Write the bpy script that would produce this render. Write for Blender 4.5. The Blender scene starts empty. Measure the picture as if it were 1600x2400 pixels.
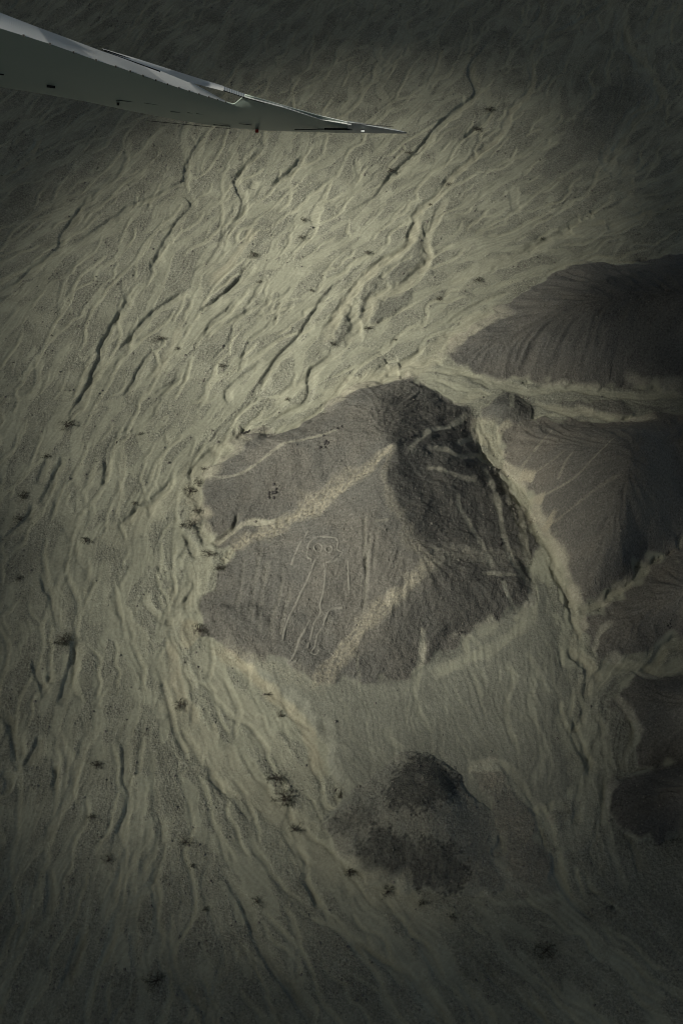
import bpy, math, random
import numpy as np
from mathutils import Vector

random.seed(7)
rng = np.random.default_rng(11)
C = bpy.context.scene.collection
scene = bpy.context.scene

# ------------------------------------------------------------------ camera
CAM_H = 200.0                       # metres above the plain
PITCH = math.radians(57.0)          # looking this far below the horizon
FPX = 2897.0                        # focal length in pixels of a 1600 x 2400 frame
cam_d = bpy.data.cameras.new('camera')
cam_d.sensor_fit = 'VERTICAL'
cam_d.sensor_height = 36.0
cam_d.lens = 36.0 * FPX / 2400.0
cam_d.clip_start = 0.05
cam_d.clip_end = 60000.0
cam = bpy.data.objects.new('camera', cam_d)
C.objects.link(cam)
cam.location = (0, 0, CAM_H)
cam.rotation_euler = (math.pi / 2 - PITCH, 0, 0)
scene.camera = cam

# ------------------------------------------------------------------ light
SUN_EL = math.radians(39.0)
SUN_AZ = math.atan2(-0.30, -0.95)                  # world direction towards the sun (x right, y away)
SUN = np.array([math.cos(SUN_EL) * math.cos(SUN_AZ), math.cos(SUN_EL) * math.sin(SUN_AZ), math.sin(SUN_EL)])
world = bpy.data.worlds.new('World')
scene.world = world
world.use_nodes = True
wn = world.node_tree.nodes
wl = world.node_tree.links
sky = wn.new('ShaderNodeTexSky')
sky.sky_type = 'NISHITA'
sky.sun_disc = False
sky.sun_elevation = SUN_EL
sky.sun_rotation = math.pi / 2 - SUN_AZ
sky.dust_density = 0.8
sky.ozone_density = 2.0
bg = wn['Background']
bg.inputs[1].default_value = 0.05
wl.new(sky.outputs[0], bg.inputs[0])
sun_d = bpy.data.lights.new('sun', 'SUN')
sun_d.energy = 5.0
sun_d.angle = math.radians(2.1)
sun_d.color = (1.0, 0.96, 0.84)
sun_o = bpy.data.objects.new('sun', sun_d)
C.objects.link(sun_o)
sun_o.rotation_euler = Vector(-SUN).to_track_quat('-Z', 'Y').to_euler()
sun_o.location = (0, 0, 400)
vs = scene.view_settings
vs.view_transform = 'Standard'
vs.look = 'None'
vs.gamma = 1.0
vs.exposure = -0.08
vs.use_curve_mapping = False
scene.cycles.use_denoising = True
scene.cycles.use_adaptive_sampling = True
scene.cycles.adaptive_threshold = 0.03
scene.cycles.adaptive_min_samples = 40
scene.cycles.filter_width = 1.0
scene.cycles.max_bounces = 3
scene.cycles.diffuse_bounces = 2
scene.cycles.transparent_max_bounces = 8

# ------------------------------------------------------------------ small helpers
CP, SP_ = math.cos(PITCH), math.sin(PITCH)
FWD = np.array([0, CP, -SP_]); UPV = np.array([0, SP_, CP]); RGT = np.array([1.0, 0, 0])
CAMP = np.array([0, 0, CAM_H])

def ray(px, py):
    px = np.asarray(px, float); py = np.asarray(py, float)
    return (FWD + ((px - 800) / FPX)[..., None] * RGT + ((1200 - py) / FPX)[..., None] * UPV)

def at(px, py, z=0.0):
    """survey point: the place on level z seen at (px, py) of the 1600 x 2400 photograph"""
    r = ray(px, py)
    t = (np.asarray(z) - CAM_H) / r[..., 2]
    return CAMP + r * t[..., None]

def tag(o, label=None, cat=None, group=None, kind=None):
    if label: o['label'] = label
    if cat: o['category'] = cat
    if group: o['group'] = group
    if kind: o['kind'] = kind
    return o

def mesh_np(name, verts, faces, mat, parent=None, smooth=False, attr=None):
    """faces: (n,k) int array, all the same arity"""
    verts = np.ascontiguousarray(verts, np.float32); faces = np.ascontiguousarray(faces, np.int32)
    me = bpy.data.meshes.new(name)
    n, k = faces.shape
    me.vertices.add(len(verts)); me.vertices.foreach_set('co', verts.ravel())
    me.loops.add(n * k); me.loops.foreach_set('vertex_index', faces.ravel())
    me.polygons.add(n)
    me.polygons.foreach_set('loop_start', np.arange(0, n * k, k, dtype=np.int32))
    me.polygons.foreach_set('use_smooth', np.full(n, smooth, bool))
    if attr is not None:
        a = me.attributes.new('surface', 'FLOAT_COLOR', 'POINT')
        a.data.foreach_set('color', np.ascontiguousarray(attr, np.float32).ravel())
    me.update(calc_edges=True)
    me.materials.append(mat)
    o = bpy.data.objects.new(name, me)
    C.objects.link(o)
    if parent is not None: o.parent = parent
    return o

def new_mat(name):
    m = bpy.data.materials.new(name); m.use_nodes = True
    nt = m.node_tree
    return m, nt.nodes, nt.links, nt.nodes['Principled BSDF']

def simple_mat(name, col, rough=0.8, spec=0.2, var=0.25, scale=6.0, metallic=0.0, bump=0.0):
    m, N, L, P = new_mat(name)
    tc = N.new('ShaderNodeTexCoord'); nz = N.new('ShaderNodeTexNoise')
    nz.inputs['Scale'].default_value = scale; nz.inputs['Detail'].default_value = 5
    L.new(tc.outputs['Object'], nz.inputs['Vector'])
    mx = N.new('ShaderNodeMix'); mx.data_type = 'RGBA'
    mx.inputs[6].default_value = (*[c * (1 - var) for c in col], 1)
    mx.inputs[7].default_value = (*[min(1, c * (1 + var)) for c in col], 1)
    L.new(nz.outputs[0], mx.inputs[0]); L.new(mx.outputs[2], P.inputs['Base Color'])
    P.inputs['Roughness'].default_value = rough
    P.inputs['Specular IOR Level'].default_value = spec
    P.inputs['Metallic'].default_value = metallic
    if bump:
        b = N.new('ShaderNodeBump'); b.inputs['Strength'].default_value = bump
        L.new(nz.outputs[0], b.inputs['Height']); L.new(b.outputs[0], P.inputs['Normal'])
    return m

# ================================================================== TERRAIN
# fine raster of the surveyed area
X0, X1, Y0, Y1, DX = -108.0, 108.0, 22.0, 306.0, 0.245
nx = int((X1 - X0) / DX) + 1
ny = int((Y1 - Y0) / DX) + 1
gx = X0 + DX * np.arange(nx)
gy = Y0 + DX * np.arange(ny)
GX, GY = np.meshgrid(gx, gy)                      # [row = y, col = x]

fy = np.fft.fftfreq(ny, DX)[:, None]
fx = np.fft.rfftfreq(nx, DX)[None, :]
FR = np.sqrt(fx * fx + fy * fy)
def fnoise(lo, hi, beta, seed):
    """band-limited noise, wavelengths lo..hi metres, unit deviation"""
    r = np.random.default_rng(seed)
    sp = np.fft.rfft2(r.standard_normal((ny, nx)))
    f = np.maximum(FR, 1e-6)
    w = f ** (-beta / 2) * (1 / (1 + (f * lo) ** 6)) * (1 - np.exp(-(f * hi) ** 4))
    w[0, 0] = 0
    a = np.fft.irfft2(sp * w, s=(ny, nx))
    return a / a.std()
def blur(a, s):
    pad = int(4 * s / DX) + 1
    w = np.exp(-2 * (math.pi * FR * s) ** 2)
    return np.fft.irfft2(np.fft.rfft2(a) * w, s=(ny, nx))
def sstep(a, b, x):
    t = np.clip((x - a) / (b - a), 0, 1)
    return t * t * (3 - 2 * t)

# zoomed survey sheets: (x origin, y origin, photo pixels per sheet unit)
Z2 = (0, 300, 800 / 1568); Z3 = (800, 0, 800 / 1568); Z4 = (400, 850, 900 / 1568); Z5 = (650, 1200, 400 / 1568)
Z6 = (0, 1000, 700 / 1568); Z7 = (1000, 850, 600 / 1568); Z8 = (700, 500, 500 / 1568); ZB = (0, 1650, 700 / 1568)
ZL = (600, 1550, 1000 / 1568); ZF = (0, 0, 1600 / 1568)
def sh(Z, pts):
    return [(Z[0] + p[0] * Z[2], Z[1] + p[1] * Z[2]) + tuple(p[2:]) for p in pts]

def inside(poly, X, Y):
    c = np.zeros(X.shape, bool)
    n = len(poly)
    for i in range(n):
        x1, y1 = poly[i]; x2, y2 = poly[(i + 1) % n]
        if y1 == y2: continue
        c ^= ((y1 > Y) != (y2 > Y)) & (X < (x2 - x1) * (Y - y1) / (y2 - y1) + x1)
    return c
def smooth_line(pts, step=0.8, closed=False, jit=0.0, seed=0):
    p = np.asarray(pts, float)
    q = np.vstack([p[-1:], p, p[:2]]) if closed else np.vstack([2 * p[0] - p[1], p, 2 * p[-1] - p[-2]])
    out = []
    for i in range(1, len(q) - 2):
        L = np.linalg.norm(q[i + 1] - q[i]); n = max(2, int(L / step))
        t = np.linspace(0, 1, n, endpoint=False)[:, None]
        a, b, c, d = q[i - 1], q[i], q[i + 1], q[i + 2]
        out.append(0.5 * (2 * b + (c - a) * t + (2 * a - 5 * b + 4 * c - d) * t ** 2 + (3 * b - a - 3 * c + d) * t ** 3))
    out = np.vstack(out + ([] if closed else [q[-2:-1]]))
    if jit and len(out) > 6:
        r = np.random.default_rng(seed)
        j = r.standard_normal((len(out), 2))
        k = np.ones(5) / 5
        j[:, 0] = np.convolve(j[:, 0], k, 'same'); j[:, 1] = np.convolve(j[:, 1], k, 'same')
        out = out + j * jit
    return out
def line_dist(poly, R, closed=False):
    """window, unsigned distance, distance signed away from the sun, share of the length"""
    P = np.vstack([poly, poly[:1]]) if closed else poly
    lo = P.min(0) - R; hi = P.max(0) + R
    i0 = max(0, int((lo[0] - X0) / DX)); i1 = min(nx, int((hi[0] - X0) / DX) + 2)
    j0 = max(0, int((lo[1] - Y0) / DX)); j1 = min(ny, int((hi[1] - Y0) / DX) + 2)
    if i1 <= i0 or j1 <= j0: return None
    D = np.full((j1 - j0, i1 - i0), 1e9); S = np.full(D.shape, 1e9); T = np.zeros(D.shape)
    m = len(P) - 1
    for k in range(m):
        a, b = P[k], P[k + 1]
        u0 = max(i0, int((min(a[0], b[0]) - R - X0) / DX)); u1 = min(i1, int((max(a[0], b[0]) + R - X0) / DX) + 2)
        v0 = max(j0, int((min(a[1], b[1]) - R - Y0) / DX)); v1 = min(j1, int((max(a[1], b[1]) + R - Y0) / DX) + 2)
        if u1 <= u0 or v1 <= v0: continue
        x = gx[u0:u1][None, :] - a[0]; y = gy[v0:v1][:, None] - a[1]
        d = b - a; l2 = max(d @ d, 1e-9)
        t = np.clip((x * d[0] + y * d[1]) / l2, 0, 1)
        ex = x - t * d[0]; ey = y - t * d[1]
        dist = np.sqrt(ex * ex + ey * ey)
        nrm = np.array([-d[1], d[0]]) / math.sqrt(l2)
        if nrm @ SUN[:2] > 0: nrm = -nrm
        sd = np.where(ex * nrm[0] + ey * nrm[1] >= 0, dist, -dist)
        w = (slice(v0 - j0, v1 - j0), slice(u0 - i0, u1 - i0))
        best = dist < D[w]
        D[w] = np.where(best, dist, D[w]); S[w] = np.where(best, sd, S[w]); T[w] = np.where(best, (k + t) / m, T[w])
    return (slice(j0, j1), slice(i0, i1)), D, S, T
def poly_dist(poly, R):
    """window, signed distance (positive inside)"""
    w, D, S, T = line_dist(poly, R, closed=True)
    ins = inside([tuple(p) for p in poly], GX[w], GY[w])
    D = np.minimum(D, R)
    return w, np.where(ins, D, -D)

# ---- hills: foot outline and spot heights
HILLS = []
HILLS.append(dict(key='central', k=0.61,
  foot=sh(Z4, [(130,480),(165,420),(235,350),(265,300),(330,288),(425,288),(500,255),(590,215),(640,170),(700,110),(760,80),(870,75),(980,48),(1060,100),(1170,165),(1240,190),(1245,260),(1250,330),(1300,390),(1340,430),(1400,520),(1450,600),(1480,680),(1500,740),(1470,830),(1480,920),(1470,990),(1410,1030),(1340,1060),(1230,1110),(1130,1170),(1010,1280),(900,1325),(800,1330),(700,1310),(590,1320),(440,1240),(300,1210),(200,1170),(120,1090),(125,1000),(170,910),(230,820),(250,790),(180,745),(140,690),(120,620),(120,560)]),
  pts=sh(Z4, [(905,335,19),(850,150,12),(870,270,16),(870,440,18),(930,580,16),(980,680,14.5),(1040,790,12.5),(1000,880,10.5),(900,980,7.5),(790,1090,4.5),(680,1230,1.8),
   (690,270,12),(600,310,10.8),(460,330,8),(380,390,6.5),(280,455,4),(180,475,1.2),(830,410,15),(760,470,12),(680,530,9.2),(580,600,6.4),(480,640,4.2),(380,690,2.3),(280,740,.7),
   (820,480,15.2),(600,650,8.5),(620,760,9),(500,720,6),(350,800,3.5),(480,950,4.5),(640,950,6.5),(800,750,12),(800,900,8),(600,1100,2.5),(450,1100,2),(300,1050,1.5),
   (600,430,9.8),(420,530,5.8),(280,580,3.2),(700,400,12.2),(700,180,6),(600,240,4.5),(450,290,2.5),(760,150,7.5),
   (1000,200,9),(1100,200,5),(980,110,4.5),(1000,290,13),(1100,300,8.5),(1200,330,3.5),(1000,345,15.8),(1130,370,10.8),(1000,450,14),(1120,440,11.5),(1240,470,6.5),(1100,600,10.5),(1250,600,6),(1380,600,2.5),(1150,750,9),(1300,750,5),(1420,750,2),
   (1150,900,8),(1300,900,5.5),(1420,900,2.8),(1200,1030,3.5),(1050,1000,6),(1000,1100,4.2),(900,1150,4),(850,1250,2),(1100,1100,3)]),
  rock=(.158,.154,.138)))
HILLS.append(dict(key='north', k=1.0,
  foot=[(1020,832),(1060,795),(1110,757),(1180,715),(1265,660),(1340,622),(1400,615),(1470,618),(1530,606),(1640,590),(1760,590),(1780,905),(1500,905),(1300,902),(1150,884),(1060,852)],
  pts=[(1300,690,7),(1400,660,8),(1500,655,9),(1640,640,10),(1400,740,11),(1550,720,14),(1680,740,16),(1250,760,6),(1150,800,3),(1400,820,6),(1550,810,9),(1680,830,6),(1180,760,3.2)],
  rock=(.155,.151,.138)))
HILLS.append(dict(key='east', k=1.0,
  foot=sh(Z7, [(430,420),(500,370),(640,350),(760,338),(900,352),(1150,358),(1300,322),(1568,292),(1780,282),(1780,900),(1500,1130),(1350,1230),(1250,1320),(1150,1390),(1000,1480),(930,1490),(850,1330),(800,1200),(700,1020),(640,880),(560,740),(500,640),(450,520)]),
  pts=sh(Z7, [(1200,420,11),(1330,450,13),(1300,600,15),(1250,750,14),(1220,900,11.5),(1200,1050,9.5),(1180,1200,5),(800,450,5.5),(1000,500,9.5),(700,600,4.5),(900,700,8.5),(800,850,4.8),(1000,950,8.5),(900,1100,4.2),(1050,1200,4.8),(950,1350,1.8),
   (1400,480,11),(1568,660,4),(1480,600,8),(1350,800,11),(1400,1000,6),(1500,900,5),(1300,1150,2.5),(1568,480,8),(1720,500,10),(620,480,2.5),(650,720,2.5)]),
  rock=(.19,.18,.158)))
HILLS.append(dict(key='southeast', k=1.0,
  foot=sh(ZL, [(1310,450),(1400,400),(1500,378),(1600,362),(1830,350),(1830,640),(1500,652),(1370,650),(1300,580),(1290,500)]),
  pts=sh(ZL, [(1400,500,3),(1500,480,6),(1650,480,10),(1450,600,3),(1600,580,6),(1780,480,12)]), rock=(.13,.125,.115)))
HILLS.append(dict(key='slope', k=1.0,
  foot=sh(ZL, [(1310,130),(1400,45),(1480,62),(1568,42),(1830,0),(1830,375),(1500,392),(1400,408),(1372,340),(1400,240),(1330,180)]),
  pts=sh(ZL, [(1500,150,4),(1650,180,9),(1450,280,2.5),(1600,300,4),(1780,180,12)]), rock=(.15,.145,.13)))
HILLS.append(dict(key='spur', k=1.0,
  foot=sh(Z7, [(960,1540),(1100,1490),(1250,1370),(1350,1270),(1500,1180),(1780,1000),(1780,1685),(1568,1690),(1440,1700),(1370,1800),(1250,1815),(1100,1820),(1035,1880),(1000,1780),(945,1700)]),
  pts=sh(Z7, [(1200,1600,2.2),(1400,1500,4.5),(1568,1450,7),(1720,1400,9),(1300,1700,1.6),(1450,1350,3.5)]), rock=(.18,.172,.152)))
HILLS.append(dict(key='knoll', k=.72,
  foot=sh(ZL, [(240,600),(290,570),(340,500),(440,420),(540,352),(650,352),(730,400),(780,490),(860,560),(900,700),(900,860),(780,845),(720,852),(600,850),(470,832),(380,785),(300,725),(250,655)]),
  pts=sh(ZL, [(600,430,5),(520,480,4.5),(690,440,4),(400,560,2.5),(300,620,1.5),(460,650,3.5),(560,600,4.2),(700,700,3.5),(600,750,2.5),(740,780,1.6),(400,720,1.5),(800,650,1.8)]), rock=(.225,.22,.19)))
HILLS.append(dict(key='mound', k=1.0,
  foot=sh(ZL, [(790,400),(900,392),(950,460),(1040,570),(1075,680),(1082,780),(1050,850),(925,855),(910,700),(865,550)]),
  pts=sh(ZL, [(930,560,.5),(990,680,.7),(970,780,.4)]), rock=(.26,.247,.21)))
HILLS.append(dict(key='hummock', k=1.0,
  foot=sh(Z4, [(1262,210),(1290,160),(1370,125),(1440,140),(1482,190),(1470,230),(1380,262),(1290,250)]),
  pts=sh(Z4, [(1380,190,2.8),(1430,180,2.2),(1320,200,1.8)]), rock=(.17,.165,.15)))
HILLS.append(dict(key='bank', k=1.0,
  foot=sh(Z7, [(780,240),(900,212),(1100,215),(1300,240),(1568,258),(1700,262),(1700,280),(1568,283),(1300,308),(1180,342),(1060,320),(930,280),(870,272)]),
  pts=sh(Z7, [(1000,262,1.4),(1200,285,1.8),(1500,272,1.2)]), rock=(.19,.183,.162)))

def rbf_solve(P, z):
    d = np.sqrt(((P[:, None] - P[None]) ** 2).sum(-1) + 0.08)
    n = len(P)
    A = np.zeros((n + 1, n + 1)); A[:n, :n] = -d + np.eye(n) * -0.15; A[:n, n] = 1; A[n, :n] = 1
    return np.linalg.solve(A, np.append(z, 0))
def rbf_eval(P, w, X, Y):
    out = np.full(X.shape, w[-1])
    for i in range(len(P)):
        out -= w[i] * np.sqrt((X - P[i, 0]) ** 2 + (Y - P[i, 1]) ** 2 + 0.08)
    return out

wob = fnoise(2.5, 14, 2.0, 3)
wob2 = fnoise(2.5, 14, 2.0, 4)
H = 0.9 * fnoise(30, 140, 2.4, 1) * 0.35 + 0.05 * fnoise(6, 30, 2.4, 2)   # gentle swell of the plain
BASE = np.zeros((ny, nx))                         # hills only
HID = np.zeros((ny, nx), np.int16)                # which hill a cell belongs to
HILLM = np.zeros((ny, nx))                        # share of hill rock in the surface
ROCK = np.zeros((ny, nx, 3))
HIN = np.zeros((ny, nx))                          # metres inside the nearest foot line
for hi, h in enumerate(HILLS):
    foot = np.array([at(p[0], p[1], 0.0)[:2] for p in h['foot']])
    foot = smooth_line(foot, 1.5, closed=True)
    pp = [];  zz = []
    for p in h['pts']:
        z = p[2] * h['k']; q = at(p[0], p[1], z); pp.append(q[:2]); zz.append(z)
    fs = foot[::3]
    P = np.vstack([np.array(pp), fs]); z = np.append(np.array(zz), np.zeros(len(fs)))
    w = rbf_solve(P, z)
    win, sd = poly_dist(foot, 7.0)
    # evaluate on a coarse lattice, then up-sample
    st = 4
    Xc = GX[win][::st, ::st]; Yc = GY[win][::st, ::st]
    zc = rbf_eval(P, w, Xc, Yc)
    rj = np.minimum(np.arange(sd.shape[0]) / st, zc.shape[0] - 1.001); ri = np.minimum(np.arange(sd.shape[1]) / st, zc.shape[1] - 1.001)
    j0 = rj.astype(int); i0 = ri.astype(int); tj = (rj - j0)[:, None]; ti = (ri - i0)[None]
    zf = (zc[j0][:, i0] * (1 - ti) + zc[j0][:, i0 + 1] * ti) * (1 - tj) + (zc[j0 + 1][:, i0] * (1 - ti) + zc[j0 + 1][:, i0 + 1] * ti) * tj
    sdw = sd + 0.45 * wob[win]
    zf = np.maximum(zf, 0) * sstep(-0.2, 3.0, sdw) + 0.25 * sstep(-0.3, 1.0, sdw)
    new = np.maximum(BASE[win], zf)
    BASE[win] = new
    m = sdw > 0
    HID[win] = np.where(m & (HID[win] == 0), hi + 1, HID[win])
    mm = sstep(-0.3, 0.9, sdw + 0.5 * wob2[win])
    ROCK[win] = np.where((mm > HILLM[win])[..., None], np.array(h['rock']), ROCK[win])
    HILLM[win] = np.maximum(HILLM[win], mm)
    HIN[win] = np.maximum(HIN[win], np.clip(sdw, 0, 7))
    h['footxy'] = foot
BASE = np.where(HID >= 2, 0.2 * BASE + 0.8 * blur(BASE, np.float64(1.6)), BASE)
BASE = np.where(HILLM > 0, 0.6 * BASE + 0.4 * blur(BASE, 0.35), BASE)

# terraces: aprons of old fan gravel that end in low cut banks
TERR = np.zeros((ny, nx)); TMASK = np.zeros((ny, nx)); APR = np.zeros((ny, nx))
apron = [(470,1440),(520,1510),(560,1550),(600,1595),(664,1646),(721,1697),(756,1748),(772,1799),(791,1856),(785,1888),(753,1920),(765,1975),(830,2050),(900,2085),(980,2085),(1100,2095),(1230,2098),(1310,2080),(1285,1990),(1255,1900),(1345,1850),(1340,1790),(1310,1690),(1335,1600),(1315,1530),(1300,1440),(1250,1330),(1100,1350),(800,1450),(560,1420)]
isl = [sh(Z8, [(385,640),(392,760),(405,830),(380,890),(300,940),(240,965),(265,880),(310,720)]),
       sh(Z8, [(610,480),(500,640),(480,740),(430,785),(415,720),(440,620),(540,500)]),
       sh(Z8, [(620,608),(780,565),(850,520),(950,400),(960,470),(880,560),(780,680),(650,780),(520,850),(450,880),(500,740),(545,665)]),
       sh(Z8, [(860,110),(930,20),(925,260),(935,345),(800,490),(640,570),(660,440),(800,300)]),
       sh(Z3, [(1390,330),(1430,380),(1440,440),(1330,520),(1230,690),(1040,780),(960,830),(900,760),(1000,620),(1100,480),(1240,380)]),
       [(1060,872),(1200,888),(1700,905),(1700,965),(1400,988),(1240,962),(1135,922)],
       [(1335,1560),(1460,1600),(1600,1690),(1700,2300),(1520,2260),(1420,2120),(1320,2010),(1290,1910),(1385,1800),(1355,1650)],
       sh(Z6, [(960,330),(1040,400),(1060,500),(1000,560),(930,480)]),
       sh(Z6, [(1030,520),(1070,600),(1060,640),(1000,600),(975,555)])]
for poly, hh, ew in [(apron, 1.0, 2.6)] + [(p, 0.28, 1.0) for p in isl]:
    q = smooth_line(np.array([at(a, b)[:2] for a, b in poly]), 1.5, closed=True)
    win, sd = poly_dist(q, 5.0)
    sd = sd + 0.5 * wob[win]
    TERR[win] = np.maximum(TERR[win], hh * sstep(0, ew, sd))
    if hh > .9: APR[win] = np.maximum(APR[win], sstep(-0.2, 1.2, sd))
    TMASK[win] = np.maximum(TMASK[win], sstep(-0.2, 1.2, sd) * (0.35 if hh > 1 else 1.0))
TERR *= 1 - 0.8 * sstep(8, 32, GX)
H += TERR * (1 - 0.6 * sstep(0, 2, BASE))
Z = H + BASE

def height_at(X, Y):
    i = np.clip((np.asarray(X) - X0) / DX, 0, nx - 1.01); j = np.clip((np.asarray(Y) - Y0) / DX, 0, ny - 1.01)
    i0 = i.astype(int); j0 = j.astype(int); a = i - i0; b = j - j0
    return (Z[j0, i0] * (1 - a) + Z[j0, i0 + 1] * a) * (1 - b) + (Z[j0 + 1, i0] * (1 - a) + Z[j0 + 1, i0 + 1] * a) * b
def drape(px, py):
    """the spot of the terrain surface seen at photo pixel (px, py)"""
    z = np.zeros(np.shape(px))
    for _ in range(14):
        p = at(px, py, z); z = 0.5 * z + 0.5 * height_at(p[..., 0], p[..., 1])
    return at(px, py, z)
def ground_line(Zs, pts, step=0.8, jit=0.12, closed=False):
    q = sh(Zs, pts)
    p = drape(np.array([a[0] for a in q]), np.array([a[1] for a in q]))[:, :2]
    return smooth_line(p, step, closed, jit, seed=int(abs(p).sum() * 10) % 9999)

# ---- direction of flow over the plain
FL = [(1130,100,-.5,.85),(1000,290,-.7,.7),(700,100,-.6,.8),(300,60,-.75,.65),(500,330,-.45,.9),(360,560,-.5,.86),(100,350,-.8,.6),(100,560,-.85,.5),(250,750,-.45,.9),(120,900,-.55,.83),
      (700,480,-.7,.7),(600,700,-.7,.7),(850,620,-.75,.65),(1300,120,-.5,.85),(1500,150,-.3,.95),(1450,350,-.6,.8),(1250,420,-.85,.5),(1560,460,-.92,.38),(1280,570,-.93,.36),(1080,680,-.88,.45),(1000,820,-.85,.5),(700,950,-.78,.6),(500,1080,-.75,.66),(350,1000,-.45,.9),
      (250,1200,-.45,.9),(420,1150,-.4,.9),(120,1100,-.45,.9),(40,1250,-.35,.95),(200,1300,-.05,1),(330,1330,.05,1),(100,1450,.12,1),(420,1380,.1,1),(240,1500,.03,1),(400,1560,.1,1),(480,1650,.5,.85),(150,1620,-.2,1),(60,1700,-.25,1),(250,1750,-.12,1),
      (150,1950,-.38,.92),(80,2200,-.3,.95),(300,2050,-.3,.95),(250,2300,-.25,.97),(420,1900,.12,1),(430,2200,-.05,1),(560,1830,.55,.85),(560,2080,.45,.9),(660,2280,.5,.87),(700,1950,.65,.75),(800,2180,.6,.8),(900,2120,.85,.5),(1000,2300,.6,.8),(1200,2150,.85,.35),(1200,2330,.7,.6),(1450,2180,.8,.55),(1550,2350,.8,.6),
      (620,1680,.6,.8),(720,1800,.5,.86),(700,1600,.2,.95),(900,1680,.15,1),(1100,1640,.25,.95),(1230,1700,.3,.95),(1000,1760,.4,.85),(1300,1900,.3,.95),(1150,1900,.4,.9),(1350,1700,.2,1),(1360,1850,-.3,.95),(1400,2000,.1,1),(1330,1450,.3,.95),(1220,1200,.4,.9),(1150,1030,.4,.9),
      (1200,900,-.9,-.2),(1450,920,-.95,-.1),(1080,870,-.8,-.3),(1550,1560,-.8,.5),(1450,1600,-.6,.8)]
cst = 2                                             # drainage raster: every 2nd cell
cgx = gx[::cst]; cgy = gy[::cst]; CX, CY = np.meshgrid(cgx, cgy); cny, cnx = CX.shape; CD = DX * cst
num = np.zeros((2, cny, cnx)); den = np.zeros((cny, cnx))
for px, py, dx, dy in FL:
    a = at(px, py)[:2]; b = at(px + dx * 8, py + dy * 8)[:2]; v = (b - a) / np.linalg.norm(b - a)
    w = 1 / (((CX - a[0]) ** 2 + (CY - a[1]) ** 2) + 30) ** 1.6
    num[0] += w * v[0]; num[1] += w * v[1]; den += w
VX, VY = num / np.maximum(np.hypot(num[0], num[1]), 1e-9)
FANG = np.arctan2(VY, VX)
HILLC = np.maximum(BASE[::cst, ::cst], 0) > 0.5
def csub(a): return a[::cst, ::cst]
def roll_blur(a):
    b = a.copy(); b[1:] += a[:-1]; b[:-1] += a[1:]; b /= 3
    c = b.copy(); c[:, 1:] += b[:, :-1]; c[:, :-1] += b[:, 1:]
    return c / 3
def cblur(a, n):
    for _ in range(n): a = roll_blur(a)
    return a
def rivulets(n, steps, sense, maxdev, wander, seed, decay, cap, life, steer=0.14):
    """water threads that follow the fall of the plain and draw together into braided channels"""
    r = np.random.default_rng(seed)
    wn_ = csub(fnoise(sense * 2.0, sense * 14, 1.5, seed + 50)) * wander
    tr = np.zeros((cny, cnx)); acc = np.zeros((cny, cnx))
    x = r.uniform(0, cnx - 1, n); y = r.uniform(0, cny - 1, n); off = np.zeros(n)
    s = sense / CD
    for k in range(steps):
        i = x.astype(int); j = y.astype(int)
        ang = FANG[j, i] + wn_[j, i] + off
        va = []
        for da in (-0.55, 0.55):
            xi = np.clip(x + s * np.cos(ang + da), 0, cnx - 1).astype(int); yj = np.clip(y + s * np.sin(ang + da), 0, cny - 1).astype(int)
            va.append(np.minimum(tr[yj, xi], cap) - 50 * HILLC[yj, xi])
        off += steer * np.sign(va[1] - va[0]) + r.normal(0, 0.07, n)
        off = np.clip(off * 0.93, -maxdev, maxdev)
        ang = FANG[j, i] + wn_[j, i] + off
        x += np.cos(ang); y += np.sin(ang)
        bad = (x < 0) | (y < 0) | (x >= cnx - 1) | (y >= cny - 1) | (r.random(n) < life)
        i = np.clip(x, 0, cnx - 1).astype(int); j = np.clip(y, 0, cny - 1).astype(int)
        bad |= HILLC[j, i]
        nb = bad.sum()
        x[bad] = r.uniform(0, cnx - 1, nb); y[bad] = r.uniform(0, cny - 1, nb); off[bad] = 0
        dep = np.bincount(y.astype(int) * cnx + x.astype(int), minlength=cny * cnx).reshape(cny, cnx)
        tr = roll_blur(tr * decay + dep)
        if k > steps * 0.6: acc += dep
    a = cblur(acc, 1); loc = cblur(a[::4, ::4], 12)
    loc = np.kron(loc, np.ones((4, 4)))[:cny, :cnx]
    loc = cblur(np.pad(loc, ((0, cny - loc.shape[0]), (0, cnx - loc.shape[1])), 'edge'), 3)
    return 1 - np.exp(-a / (loc + 0.3 * loc.mean()) / 1.6)
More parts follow.
